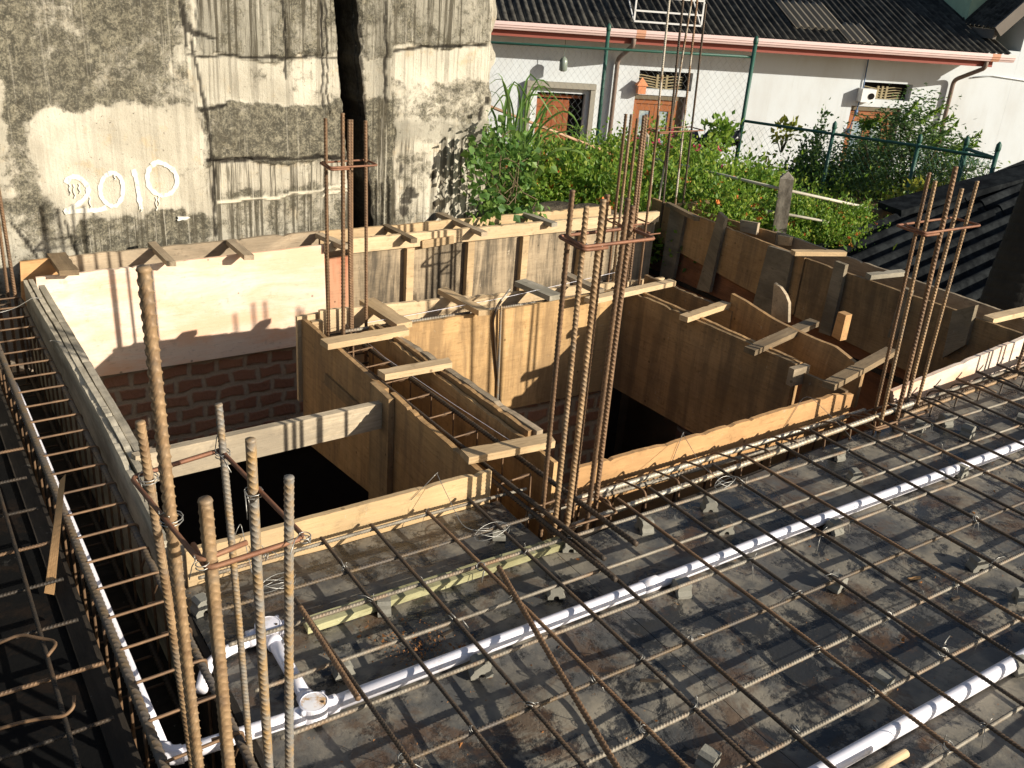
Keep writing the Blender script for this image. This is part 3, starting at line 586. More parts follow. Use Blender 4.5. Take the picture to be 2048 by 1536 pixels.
# loose pieces of board
GL='loose board offcuts'
o=panel('board_offcut',Px(1343,409,4.80),Py(1420,401,4.86),Py(1417,440,4.86),Px(1343,420,4.80),A(.01,.018,0),W_BATTEN,jit=.002); tag(o,'pale triangular board offcut sticking up beside the tall thin column bars','board offcut',GL)
o=panel('board_offcut',Px(1480,440,4.81),Px(1516,446,4.81),Px(1512,470,4.81),Px(1480,462,4.81),A(.02,0,0),W_BATTEN2); tag(o,'small squarish block standing on the far form edge before the grey post','board offcut',GL)
o=panel('board_offcut',Px(1556,470,4.82),Px(1580,475,4.82),Px(1577,492,4.82),Px(1556,489,4.82),A(.03,0,0),W_BATTEN); tag(o,'small tan peg end at the foot of the grey concrete post','board offcut',GL)
mbp=MB()
pts=[(1541,640),(1548,566),(1560,574),(1571,590),(1577,606),(1576,645)]
fr=np.array([Px(*q,3.62) for q in pts]); bk=fr+A(.018,0,0); k=len(pts); i=np.arange(k); j=(i+1)%k
mbp.add(np.concatenate([fr,bk,fr.mean(0)[None],bk.mean(0)[None]]),[np.stack([i,j,j+k,i+k],-1),np.stack([j,i,np.full(k,2*k)],-1),np.stack([i+k,j+k,np.full(k,2*k+1)],-1)])
tag(mbp.build('board_offcut',W_BATTEN2),'round-cornered board end standing behind the raised plank','board offcut',GL)
o=panel('board_offcut',Px(1676,624,3.66),Px(1692,631,3.66),Px(1680,682,3.66),Px(1663,672,3.66),A(.045,0,0),W_ORANGE); tag(o,'small upright orange-edged board piece behind the raised plank','board offcut',GL)
W_BRACE=wood('brace_weathered_cream',(.56,.46,.32),(.40,.31,.20),.5,(.16,.14,.11),.6)
tag(stick('brace_plank',A(.53,2.78,.128),A(1.452,2.93,.064),.03,.105,W_BRACE),'weathered grey brace plank spanning the left pit on edge','plank')
tag(panel('wood_splinter',Pz(118,968,.10),Pz(130,955,.12),Pz(108,1190,.02),Pz(88,1186,.02),A(.004,.006,.008),W_ORANGE,jit=.001),'long pale wood splinter lying across the left rebar','wood scrap')
o=stick('timber_strip',Pz(610,1246,.024),Pz(1122,1080,.022),.044,.020,W_YEL); tag(o,'yellow-green rough timber strip lying under the mesh','timber')
# spacer battens across the forms
GB='spacer battens nailed across the forms'
zs=ZT+.026
ST=[((112,505),(138,540),.085,W_BATDK,'thick dark batten with a red-stained end below the year 2010'),
((304,484),(342,522),.042,W_BATTEN2,'thin tan batten on the wall-side form just behind the tallest foreground bar'),
((461,479),(498,510),.050,W_BATTEN2,'split brown batten between two tan ones at the wall foot'),
((637,465),(690,489),.048,W_BATTEN2,'brown batten half hidden behind the back column bars'),
((770,448),(828,477),.045,W_BATDK,'dark red-brown batten on the wall-side form right of the pilaster foot'),
((877,424),(969,464),.045,W_BATTEN2,'long brown batten leaning across at the mossy wall\'s right end'),
((1043,422),(1108,445),.050,W_CEM,'grey cement-stained batten near the green leaves by the wall end'),
((733,597),(808,645),.075,W_BATTEN,'wide tan batten right of the back column bars'),
((884,576),(968,620),.055,W_BATTEN,'brown batten in the middle of the cross beam'),
((1042,560),(1112,590),.080,W_CEM,'wide grey crusted batten on the cross beam left of the middle column'),
((1130,545),(1200,578),.045,W_BATTEN2,'thin brown batten half hidden by the middle column bars'),
((648,683),(812,655),.062,W_BATTEN,'pale batten across the near side of the back column'),
((762,744),(900,720),.055,W_RAIL,'pale white-edged batten across the middle of the central divider'),
((932,906),(1103,874),.060,W_BATTEN,'pale batten across the near end of the central divider'),
((1176,597),(1345,560),.045,W_RAIL,'long pale batten at the right end of the cross beam'),
((1368,632),(1452,604),.050,W_BATTEN,'short pale-edged batten at the far end of the right beam'),
((1500,697),(1628,640),.055,W_BATDK,'brown batten resting on the raised plank of the right beam'),
((1657,766),(1783,697),.055,W_BATDK,'brown batten striped with bar shadows beside the right column'),
((1588,501),(1690,502),.050,W_BATTEN,'bright batten reaching out toward the shed roof'),
((1738,548),(1808,541),.045,W_CEM,'pale cement-stained batten behind the right column bars'),
((1978,634),(2075,612),.060,W_RAIL,'pale batten at the right edge of the photo'),
((1336,404),(1395,434),.040,W_BATDK,'small dark batten at the corner by the triangular offcut')]
for a,b,wd,m,l in ST:
    far=a[0]>1300 and a[1]<560
    tag(stick('spacer_batten',Pz(*a,zs+(.02 if far else 0)),Pz(*b,zs+(.015 if far else 0)),wd,.026,m,roll=rng.normal()*.03),l,'batten',GB)
# trough bottoms, the shade of the troughs put into the board colour
W_PIT=wood('trough_board_shade',(.05,.038,.026),(.03,.022,.015),.5,(.012,.010,.008),.8)
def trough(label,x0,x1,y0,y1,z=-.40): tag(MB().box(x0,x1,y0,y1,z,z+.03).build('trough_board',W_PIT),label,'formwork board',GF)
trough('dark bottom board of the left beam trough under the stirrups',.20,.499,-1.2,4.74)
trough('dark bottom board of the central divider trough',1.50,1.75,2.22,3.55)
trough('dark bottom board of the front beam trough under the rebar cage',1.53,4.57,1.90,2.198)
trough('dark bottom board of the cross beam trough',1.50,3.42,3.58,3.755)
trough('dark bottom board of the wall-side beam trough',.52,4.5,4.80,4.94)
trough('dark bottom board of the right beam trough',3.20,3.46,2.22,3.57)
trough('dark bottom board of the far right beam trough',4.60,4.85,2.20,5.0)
tag(panel('edge_plank',A(.215,-1.2,.012),A(.215,4.7,.012),A(.268,4.7,.012),A(.268,-1.2,.012),A(0,0,-.03),W_PIT,nz=2),'dark edge plank along the left deck beside the beam trough','plank')
panelm=panel('edge_plank',A(.499,-1.2,.0),A(.499,2.2,.0),A(.499,2.2,-.37),A(.499,-1.2,-.37),A(-.016,0,0),W_PIT); tag(panelm,'dark side plank below the main deck along the left trough','plank')
panelm=panel('edge_plank',A(1.53,1.922,-.004),A(5.9,2.20,-.004),A(5.9,2.2,-.37),A(1.53,1.915,-.37),A(0,-.016,0),W_PIT); tag(panelm,'dark side plank below the main deck along the front trough','plank')
# ------------------------------------------------------------ reinforcing steel
def line_at(p1,p2,plane,val,z0=None,z1=None,rnd=0):
    f=Py if plane=='y' else Px
    a,b=f(*p1,val),f(*p2,val)           # a = top, b = lower point
    if z0 is not None: b=b+(a-b)*((z0-b[2])/(a[2]-b[2]))
    if z1 is not None: a=a+(a-b)*((z1-a[2])/(a[2]-b[2]))
    return b,a
def rect(x0,x1,y0,y1,z,r=.012,tail=.08,dz=.008):
    return round_path([(x0,y0+tail,z+dz),(x0,y0,z),(x1,y0,z),(x1,y1,z),(x0,y1,z-.002),(x0,y0-.004,z-dz),(x0+tail,y0-.004,z-dz)],r)
def wiremb(mb,p,r=.010,tails=2,n=None):
    th=np.linspace(0,4*math.pi,22); ax=unit(rng.normal(size=3)+A(0,0,.4) if n is None else A(*n)); u=unit(np.cross(ax,A(.3,.8,.1))); v=np.cross(ax,u)
    P=p+np.cos(th)[:,None]*u*r+np.sin(th)[:,None]*v*r+ax*(np.linspace(-.006,.006,22))[:,None]
    tube_mb(mb,P,.0011,4)
    for k in range(tails):
        d=unit(rng.normal(size=3)+A(.2,-.4,.15)); l=rng.uniform(.02,.05)
        Q=np.array([P[-1],P[-1]+d*l*.5+A(0,0,.004),P[-1]+d*l+A(0,0,-.006)]); tube_mb(mb,Q,.0010,4)
def column(label,bars,stirrups,mats=None,wires=(),gx=None):
    P0=np.mean([b[0] for b in bars],0)
    t=empty('rebar_column',(P0[0],P0[1],0),label,'rebar column','rebar column cages standing up from the beams')
    for k,b in enumerate(bars):
        (lo,hi,r,m)=b; lo=A(*lo); hi=A(*hi)
        rebar('vertical_bar',[lo,hi],r,m,t,bow=.004,**({} if np.linalg.norm(P0[:2])>1.7 else dict(h=r*(.24 if k==1 else .13),pitch=r*(1.9 if k==1 else 1.45))))
    for (pts,r,m) in stirrups: rod('stirrup',pts,r,m,t,6)
    for p in wires:
        mb=MB(); wiremb(mb,A(*p[:3]),p[3] if len(p)>3 else .012,2,(0,0,1)); mb.build('tie_wire',WIRE,t,True)
    return t
# near left column (largest in the picture)
def nb(top,bot,y,zl=-.38): lo,hi=line_at(top,bot,'y',y,z0=zl); return lo,hi
cA,cB,cC,cD,cE,cF=[nb(*q) for q in (((280,843),(385,1536),1.508),((287,533),(398,1536),1.365),((410,998),(455,1536),1.225),((437,808),(496,1500),1.54),((501,878),(541,1536),1.385),((578,953),(582,1536),1.215))]
zs1=.76
def pst(px,py,z): return Pz(px,py,z)
sA,sC,sF,sD=pst(262,955,zs1),pst(405,1128,zs1),pst(610,1075,zs1+.004),pst(441,900,zs1)
stir=round_path([sC+(sF-sC)*.45+A(0,.012,.010),sC+A(-.004,.0,.006),sA,sD,sF,sC+A(.002,-.010,-.004),sC+(sA-sC)*.22+A(.012,0,-.006)],.016)
column('cluster of six thick close-up rebars in the left foreground',[(cA[0],cA[1],.0079,R_TAN),(cB[0],cB[1],.0094,R_TAN),(cC[0],cC[1],.0102,R_TAN),(cD[0],cD[1],.0066,R_MIX),(cE[0],cE[1],.0084,R_MIX),(cF[0],cF[1],.0074,R_MIX)],
  [(stir,.0045,R_ORG),(rect(.285,.47,1.21,1.55,-.1),.0045,R_RUST)],wires=[(*(cA[0]+(cA[1]-cA[0])*((zs1-cA[0][2])/(cA[1][2]-cA[0][2]))),.016),(*(cB[0]+(cB[1]-cB[0])*((zs1-cB[0][2])/(cB[1][2]-cB[0][2]))),.018),(*(cD[0]+(cD[1]-cD[0])*((zs1-cD[0][2])/(cD[1][2]-cD[0][2]))),.013),(*(cE[0]+(cE[1]-cE[0])*((zs1-cE[0][2])/(cE[1][2]-cE[0][2]))),.015),(*sC,.010),(*sF,.009)])
# middle column at the divider
def cb(lst,zl=-.38): return [(*line_at(t_,b_,'y',y,z0=zl),r,m) for (t_,b_,y,r,m) in lst]
B2=cb([((1145,380),(1095,920),2.05,.0072,R_RUST),((1173,412),(1121,920),1.965,.0072,R_TAN),((1207,399),(1147,920),1.955,.0078,R_TAN),((1215,389),(1156,920),2.03,.0070,R_RUST),((1256,397),(1189,920),1.975,.0074,R_RUST),((1266,412),(1204,920),2.04,.0070,R_RUST)])
def atzb(b,z): lo,hi=b[0],b[1]; return lo+(hi-lo)*((z-lo[2])/(hi[2]-lo[2]))
z2=Py(1185,488,1.96)[2]; xs2=[atzb(b,z2)[0] for b in B2]
column('rebar column of six brown bars rising at the middle of the photo',B2,[(rect(min(xs2)-.012,max(xs2)+.012,1.945,2.06,z2),.0052,R_ORG),(rect(min(xs2)-.012,max(xs2)+.012,1.945,2.06,.03),.0045,R_RUST),(rect(min(xs2)-.012,max(xs2)+.012,1.945,2.06,-.12),.0045,R_RUST)],wires=[(*atzb(b,z2),.011) for b in B2[1:3]])
# back column
B3=cb([((651,236),(658,653),3.66,.0072,R_RUST),((685,226),(686,661),3.60,.0080,R_RUST),((698,239),(703,660),3.64,.0062,R_RUST),((703,239),(706,658),3.69,.0062,R_RUST),((731,241),(731,653),3.68,.0066,R_RUST)])
z3=Py(686,333,3.60)[2]; x3=[atzb(b,z3)[0] for b in B3]
column('rebar column in front of the dark pilaster recess at the back',B3,[(rect(x3[0]-.012,x3[-1]+.012,3.59,3.70,z3),.0045,R_ORG),(rect(x3[0]-.012,x3[-1]+.012,3.59,3.70,.035),.0045,R_DARK),(rect(x3[0]-.012,x3[-1]+.012,3.59,3.70,-.08),.0045,R_DARK)])
# right column
B4=cb([((1859,345),(1747,835),2.09,.0068,R_RUST),((1871,362),(1763,835),1.99,.0068,R_TAN),((1912,333),(1792,835),1.99,.0078,R_RUST),((1924,377),(1808,835),2.08,.0066,R_TAN),((1955,362),(1832,820),2.03,.0066,R_TAN)])
z4=Py(1900,455,2.0)[2]; x4=[atzb(b,z4)[0] for b in B4]
column('rebar column of five leaning bars against the dark corrugated shed roof',B4,[(rect(min(x4)-.01,max(x4)+.012,1.978,2.10,z4),.0048,R_ORG),(rect(min(x4)-.012,max(x4)+.012,1.978,2.10,.03),.0045,R_RUST)])
# column at the crossing of cross beam and right beam
B6=cb([((1252,228),(1219,535),3.86,.0075,R_RUST),((1263,229),(1229,535),3.78,.0075,R_TAN),((1275,237),(1241,540),3.87,.0075,R_RUST),((1288,231),(1253,545),3.75,.0075,R_RUST),((1293,229),(1259,545),3.84,.0075,R_RUST),((1317,231),(1280,548),3.72,.0060,R_RUST)])
z6=Py(1250,450,3.75)[2]; x6=[atzb(b,z6)[0] for b in B6]
column('rebar column of six bars just behind the middle one in front of a brown door',B6,[(rect(min(x6)-.012,x6[-2]+.012,3.735,3.885,z6),.0045,R_ORG),(rect(x6[-2]-.02,x6[-1]+.02,3.70,3.80,z6-.04),.0035,R_ORG),(rect(min(x6)-.012,x6[-1]+.012,3.70,3.885,.03),.0045,R_DARK)])
# tall thin column at the far corner
B7=[(*line_at(t_,b_,'y',y,z0=-.3,z1=z1),.0068,m) for (t_,b_,y,z1,m) in [((1339,3),(1300,399),4.93,2.0,R_CEM),((1367,0),(1327,403),4.90,2.0,R_DARK),((1383,0),(1334,300),5.02,1.9,R_CEM),((1395,0),(1352,400),4.92,2.0,R_CEM),((1412,8),(1366,400),5.0,None,R_DARK)]]
z7=Py(1340,260,4.95)[2]; x7=[atzb(b,z7)[0] for b in B7]
column('tall thin rebars reaching past the gutter of the white house',B7,[(rect(min(x7)-.012,max(x7)+.015,4.89,5.03,z7),.0045,R_ORG)])
# column at the left edge
B5=cb([((0,410),(27,580),4.62,.0068,R_RUST),((-9,400),(13,566),4.72,.0068,R_RUST),((-40,390),(-8,575),4.70,.0068,R_RUST)])
column('rusty rebars cut off by the left edge below the year 2010',[(lo,hi+(hi-lo)*.75,r,m) for lo,hi,r,m in B5],[(rect(.30,.42,4.6,4.74,.03),.0045,R_DARK)])
column('rebar column beyond the right edge whose bars stripe the whitish board',[(A(x,y,-.38),A(x-.01,y,.98),.0068,R_RUST) for x,y in ((4.24,1.98),(4.27,2.06),(4.36,1.97),(4.39,2.05),(4.47,1.98),(4.50,2.06))],[(rect(4.22,4.52,1.965,2.075,.62),.0045,R_ORG)])
# bottom mats: main deck
XR=[.73,.90,1.056,1.238,1.389,1.55,1.70,1.82,1.96,2.11,2.268,2.42,2.61,2.815,2.98,3.15,3.32,3.50,3.67,3.85,4.02,4.20,4.38,4.56,4.73]
YR=[2.172,2.02,1.858,1.70,1.522,1.342,1.155,.985,.775,.63,.45]
t=empty('rebar_mesh',(1.6,1.2,0),'tied rebar mesh lying over the main oiled deck','rebar mesh','rebar mats on the slab decks')
for k,y in enumerate(YR):
    m=[R_GREY,R_DKM,R_GREY,R_GREY][k%4]; x0,x1=(.53,4.9)
    if k==0: x0,x1=.545,1.60
    if k==1: x0,x1=.53,1.60
    d=.012
    rebar('cross_bar',[A(x0,y-d*.5+rng.normal()*.006,.052),A(x1,y+d*.3+rng.normal()*.008,.052)],.0049,m,t,bow=.007)
def edgeY(x): return 2.205 if x<1.5 else 1.93+.066*(x-1.65)
for k,x in enumerate(XR):
    y1=edgeY(x)+(-.02 if x<1.5 else .03)
    if .72<x<.74: y1=1.96
    if 1.54<x<1.56: y1=1.90
    if 1.68<x<1.71: continue
    xe=x+rng.normal()*.012
    rebar('long_bar',[A(xe,.35,.063),A(x,y1,.063)],.0049,[R_DARK,R_DARK,R_DARK,R_RUST][k%4],t,bow=.006)
nodes=[(x,y) for x in XR for y in YR[:9] if y<edgeY(x)-.02 and x<3.6 and (x>1.6 or True) and not 1.68<x<1.71]
rng.shuffle(nodes)
WV=[]
for k in range(4):
    mb=MB(); wiremb(mb,A(0,0,0),.0095,2); WV.append(mb)
wp=[mb.build('tie_wire',WIRE,t,True) for mb in WV]
for k,(x,y) in enumerate(nodes[:64]):
    src=wp[k%4]; o=src if k<4 else src.copy()
    if k>=4: COL.objects.link(o); o.parent=t; o.matrix_parent_inverse=src.matrix_parent_inverse
    o.matrix_basis=Matrix.Translation((x,y,.060))@Matrix.Rotation(rng.uniform(0,6.28),4,'Z')@Matrix.Scale(rng.uniform(.8,1.25),4)
# left deck mat
t=empty('rebar_mesh',(-.3,2,0),'rebar mesh on the deck coloured dark as shade left of the beam trough','rebar mesh','rebar mats on the slab decks')
for k,y in enumerate([1.36,1.53,1.74,1.93,2.12,2.31,2.50,2.70,2.90,3.10,3.30]):
    rebar('cross_bar',[A(-1.6,y-.03,.05),A(.24+.02*(k%3==0),y+.015,.05)],.0045,R_SHADE if k%3 else R_RUST,t,bow=.008)
for x in (.145,-.10,-.34):
    rebar('long_bar',[A(x-.01,.6,.060),A(x+.012,4.3,.060)],.0045,R_SHADE,t,bow=.008)
for q in [[(-10,1290),(40,1268),(70,1275),(118,1283),(95,1312)],[(-10,1460),(60,1440),(130,1432),(148,1415),(148,1392)]]:
    rod('bent_bar',round_path([Pz(*p,.075+.01*i) for i,p in enumerate(q)],.03),.004,R_RUST,t,7)
# beam cages
def cage(label,longs,stirs,rs,mS,zz=None):
    p=longs[0][0]; t=empty('beam_cage',tuple(p),label,'rebar cage','rebar cages inside the beam troughs')
    for (a,b,r,m) in longs: rebar('main_bar',[a,b] if not isinstance(a,list) else a,r,m,t,bow=.003)
    for pts in stirs: rod('stirrup',pts,rs,mS,t,6)
    return t
ys=np.arange(1.05,4.6,.131)
cage('long rebar cage with stirrups in the left beam trough',[(A(.290,.5,.058),A(.302,4.62,.060),.0102,R_DKM),(A(.452,.5,.048),A(.462,4.6,.05),.0085,R_DKM),(A(.30,.5,-.30),A(.30,4.6,-.30),.008,R_DARK),(A(.45,.5,-.30),A(.45,4.6,-.30),.008,R_DARK)],
 [round_path([(.46+.012*rng.normal(),y+.02,-.02),(.468,y,.062),(.288,y-.012,.065),(.287,y-.01,-.31),(.465,y,-.31),(.467,y+.006,.055),(.40,y+.008,.06)],.02) for y in ys],.0040,R_RUST)
xs_=np.arange(1.80,3.28,.148)
cage('rebar cage with bent stirrups in the trough along the front of the right pit',[(A(1.72,2.105,.005),A(3.26,2.125,.018),.0085,R_BRT),(A(1.56,2.10,-.005),A(3.2,2.10,-.02),.0075,R_GREY),(A(1.655,1.985,.0),A(3.40,2.01,.072),.0088,R_BRT),(A(1.6,2.0,-.30),A(3.4,2.02,-.30),.008,R_RUST),(A(1.6,2.12,-.30),A(3.4,2.13,-.30),.008,R_RUST)],
 [round_path([(x-.01,2.13,-.20),(x-.004,2.122,.028),(x+.012,1.992,.040+.02*(x-1.8)),(x+.022,1.978,-.16),(x+.02,1.99,-.31),(x,2.12,-.31),(x-.004,2.13,-.05)],.022) for x in xs_],.0042,R_RUST)
rodp=[Pz(1105,1100,.02),A(1.632,1.985,.02),A(1.66,1.986,.012)]
cage('dark rebar cage running down the central divider trough onto the deck',[(A(1.552,1.70,.083),A(1.527,3.5,.060),.0070,R_DARK),(A(1.530,1.62,.070),A(1.515,2.9,.05),.0070,R_DARK),(A(1.687,1.72,.080),A(1.645,3.5,.05),.0078,R_DARK),(A(1.53,2.0,-.3),A(1.53,3.5,-.3),.008,R_DARK),(A(1.66,2.0,-.3),A(1.66,3.5,-.3),.008,R_DARK)],
 [round_path([(1.62,y+.01,.062),(1.66,y+.004,.064),(1.525,y,.058),(1.522,y,-.31),(1.665,y,-.31),(1.66,y+.01,.058),(1.61,y+.012,.05)],.012) for y in np.arange(2.05,3.55,.172)],.0036,R_RUST)
cage('rebar cage lying in the cross beam trough',[(A(1.60,3.605,.080),A(3.3,3.61,.082),.007,R_GREY),(A(1.55,3.71,.01),A(3.3,3.71,.01),.008,R_DARK)],
 [round_path([(x,3.615,.068),(x,3.70,.05),(x,3.70,-.3),(x,3.615,-.3),(x,3.612,.05)],.012) for x in np.arange(1.85,3.2,.18)],.004,R_DARK)
cage('thin rebar bundle along the deck edge by the bright whitish board',[(A(3.36,2.055,.035),A(4.85,2.10,.06),.0072,R_GREY),(A(3.30,1.985,.045),A(4.9,2.045,.065),.0080,R_TAN),(A(3.42,2.10,-.02),A(4.8,2.13,-.0),.007,R_DARK)],
 [round_path([(x+.02,1.93,.062),(x,2.0,.075),(x-.01,2.12,.03),(x-.01,2.12,-.3),(x,2.0,-.3),(x,1.99,.05)],.03) for x in np.arange(3.52,4.7,.17)],.004,R_DARK)
tag(rod('bent_bar',round_path([Pz(1003,600,.12),Py(995,612,3.545),Py(985,640,3.548),Py(1000,812,3.548)],.05),.0065,R_DARK),'dark bar end bent over the tan water-stained panel','rebar')
tag(rebar('loose_bar',[Py(1240,505,3.70),Py(990,615,3.545)] if False else [Pz(1020,578,.16),Pz(1000,605,.115),],.005,R_BRT),'short bright bar end sticking up from the cross beam','rebar')
tag(rebar('loose_bar',[Py(1002,612,3.54),Py(994,811,3.548)],.0058,R_MIX),'ribbed bar hanging down the face of the tan water-stained panel','rebar')
GLB='loose rebars on the deck'
tag(rebar('loose_bar',[Pz(997,1134,.095),Pz(1262,1580,.085)],.0066,R_RUST,bow=.003),'rusty loose rebar lying askew on top of the mesh, lower centre','rebar',GLB)
tag(rebar('loose_bar',[Pz(599,1212,.082),Pz(717,1398,.078)],.0062,R_RUST,bow=.004),'short rusty rebar lying beside the round white junction box','rebar',GLB)
# small bar ends in front of the left pit board
# ------------------------------------------------------------ concrete spacer blocks
def spacer_mesh():
    prof=[(-.030,0),(-.010,0),(-.009,.010),(-.004,.015),(.004,.015),(.009,.010),(.010,0),(.030,0),(.031,.012),(.022,.024),(.024,.040),(.013,.049),(-.013,.049),(-.024,.040),(-.022,.024),(-.031,.012)]
    k=len(prof); f=np.array([(x,-.022,z) for x,z in prof]); b=np.array([(x*.97,.022,z) for x,z in prof]); i=np.arange(k); j=(i+1)%k
    V=np.concatenate([f,b]); faces=[[int(a),int(c),int(c+k),int(a+k)] for a,c in zip(i,j)]
    faces=[q[::-1] for q in faces]+[list(range(k)),list(range(2*k-1,k-1,-1))]
    return V,faces
SPV,SPF=spacer_mesh(); sp0=None
SPC=[((1000,1075),'grey spacer block under a coil of wire near the front of the left pit'),((1142,1101),'grey spacer block below the foot of the middle rebar column'),((1113,1195),'grey spacer block just above the white pipe left of the photo centre line of bars'),
((771,1226),'pale spacer block at the near edge of the yellow-green timber strip'),((688,1352),'spacer block beside the white pipe near the round junction box'),((962,1350),'spacer block between the white pipe and the loose askew rebar'),((1364,1190),'spacer block below the white pipe right of the loose askew rebar'),
((1420,1022),'spacer block next to the trough with bent stirrups'),((1451,1067),'spacer block above the white pipe in the middle of the deck'),((1669,1066),'spacer block just below the white pipe right of centre'),((1676,1179),'spacer block in the open middle of the right deck'),
((1711,962),'spacer block above the white pipe, third before the right column'),((1676,919),'spacer block at the deck edge left of the right column'),((1922,952),'spacer block under the far end of the white pipe'),((1841,861),'spacer block close in front of the right column, nearest its bars'),
((1891,851),'spacer block right of the one at the right column foot'),((1936,873),'spacer block above the white pipe near the far deck'),((1957,1140),'spacer block at mid height near the right edge of the deck'),((2044,1205),'spacer block cut by the right edge of the photo, lower one'),
((1766,1378),'tall-looking spacer block above the second white pipe'),((2044,850),'spacer block at the right edge by the far deck bars'),((2036,1345),'spacer block below the second white pipe at the right edge'),((1417,1534),'spacer block cut by the bottom edge of the photo'),((408,1226),'spacer block half hidden behind the foreground rebars'),((1290,1065),'dark shaded spacer block beside the beam bars')]
for k,(q,l) in enumerate(SPC):
    p=Pz(*q,0)
    if sp0 is None:
        sp0=mesh('spacer_block',SPV,SPF,CONC,None); o=sp0
        bv=None
    else: o=sp0.copy(); COL.objects.link(o)
    o.matrix_world=Matrix.Translation((p[0],p[1]+.006,.001))@Matrix.Rotation(random.uniform(-.5,.5)+(1.2 if k%3==0 else 0),4,'Z')@Matrix.Rotation(random.uniform(-.06,.06),4,'X')@Matrix.Scale(random.uniform(.80,.95),4)
    tag(o,l,'spacer block','concrete spacer blocks under the mesh')
# ------------------------------------------------------------ white conduit
t=empty('conduit',(.63,1.59,0),'white plastic conduit run with round junction boxes across the deck','conduit pipe')
RP=.0185
J1=Pz(628,1418,.03); J2=Pz(537,1262,.03)
def bentline(a,b,n=9,wob=.004):
    u=np.linspace(0,1,n)[:,None]; P=A(*a)+(A(*b)-A(*a))*u; P[1:-1,1]+=rng.normal(size=n-2)*wob*.5; return P
rod('pipe',bentline((J1[0]+.02,J1[1],.024),(4.9,1.64,.024)),RP,PVC,t,16)
rod('pipe',bentline((J1[0]-.02,J1[1],.024),(.345,1.612,.022),4,.001),RP*.95,PVC,t,16)
for xx in (1.62,3.05): rod('coupling',[A(xx,J1[1]+(1.64-J1[1])*(xx-J1[0])/(4.9-J1[0]),.024),A(xx+.055,J1[1]+(1.64-J1[1])*(xx+.055-J1[0])/(4.9-J1[0]),.024)],RP*1.14,PVC,t,16)
th=np.linspace(0,math.pi/2,9); el=np.stack([.345-.033*np.sin(th),1.645-.033*np.cos(th),np.full(9,.022)],1)
rod('elbow',el,RP*1.12,PVC,t,14)
rod('pipe',bentline((.312,1.645,.022),(.309,3.7,.022),12,.001),RP*.80,PVC,t,14)
rod('pipe',bentline((J1[0],J1[1]+.02,.024),(J2[0],J2[1]-.02,.024),4,.001),RP*.9,PVC,t,14)
rod('pipe',round_path([(J2[0]-.02,J2[1],.024),(.52,1.885,.022),(.47,1.86,.016),(.44,1.80,.005)],.03),RP*.8,PVC,t,14)
for c,m in ((J1,PVC_DUST),(J2,PVC)):
    a=np.linspace(0,2*math.pi,33)[:-1]
    prof=[(.0,.006),(.030,.006),(.0315,.010),(.0315,.044),(.0335,.045),(.0335,.051),(.030,.0525),(.0295,.0505),(.0,.0505)]
    Vv=[];Fq=[]
    for (r,z) in prof: Vv+= [(c[0]+max(r,.0004)*math.cos(q),c[1]+max(r,.0004)*math.sin(q),z) for q in a]
    k=len(a); i=np.arange(len(prof)-1)[:,None]*k; j=np.arange(k)[None,:]; jn=(j+1)%k
    q=np.stack([i+j,i+jn,i+k+jn,i+k+j],-1).reshape(-1,4)
    jb=mesh('junction_box',np.array(Vv),[q],PVC,t,False)
    lid=MB(); zz=.0512
    Vl=[(c[0]+.0285*math.cos(q),c[1]+.0285*math.sin(q),zz) for q in a]+[(c[0],c[1],zz+.0012)]
    lid.add(np.array(Vl),[np.stack([np.arange(k),(np.arange(k)+1)%k,np.full(k,k)],-1)])
    l=lid.build('lid',m,None); l.parent=jb; l.matrix_parent_inverse=Matrix(jb.matrix_world).inverted()
    lug=MB()
    for s_ in (0.6,3.6): tube_mb(lug,[A(c[0]+.036*math.cos(s_),c[1]+.036*math.sin(s_),.040),A(c[0]+.036*math.cos(s_),c[1]+.036*math.sin(s_),.051)],.006,8)
    for dx,dy in ((1,0),(-1,0),(0,1 if c is J1 else -1)): tube_mb(lug,[A(c[0]+.028*dx,c[1]+.028*dy,.024),A(c[0]+.055*dx,c[1]+.055*dy,.024)],RP*1.16,14)
    l=lug.build('socket',PVC,None,True); l.parent=jb
    dk=MB(); tube_mb(dk,[A(c[0]+.017,c[1]-.010,.0505),A(c[0]+.017,c[1]-.010,.0532)],.0035,8); l=dk.build('screw_hole',R_DARK,None); l.parent=jb
p1,p2=Pz(1690,1513,.024),Pz(2048,1315,.024); d=unit(p2-p1)
tag(rod('conduit',bentline(p1-d*1.1,p2+d*2.4),RP*1.02,PVC,None,16),'second white plastic pipe at the lower right corner of the deck','conduit pipe')
tag(rod('pipe_offcut',[Pz(1740,1545,.055),Pz(1812,1506,.055)],.010,W_RAIL,None,10),'short cream paper-wrapped tube beside the lower right pipe','tube')
# wires and strings
def wirething(label,pts,r=.0009,coil=None):
    mb=MB(); tube_mb(mb,round_path(pts,.05),r,5)
    if coil is not None:
        c,rr,n=coil; th=np.linspace(0,2*math.pi*n,18*n); tube_mb(mb,np.stack([c[0]+rr*(1+.12*np.sin(th*.37))*np.cos(th)*1.3,c[1]+rr*np.sin(th)*.6,c[2]+.012*np.sin(th*1.3)],1),r,5)
    tag(mb.build('wire',WIRE,None,True),label,'wire','tie wires hanging from the form boards')
c=Pz(985,1062,.065)
wirething('wire looped over the left front board down to a coil on the mesh',[Py(822,1000,2.218),Py(874,946,2.215),Py(876,944,2.245),Py(874,948,2.216),Pz(928,1060,.07),c],.0010,(c,.042,3))
c=Pz(1450,965,.07)
wirething('wire tied over the orange-tan board down to the stirrup cage',[Py(1330,960,2.195),Py(1366,866,2.195),Py(1368,864,2.22),Py(1366,868,2.196),Pz(1405,935,.06),c],.0011,(c,.03,3))
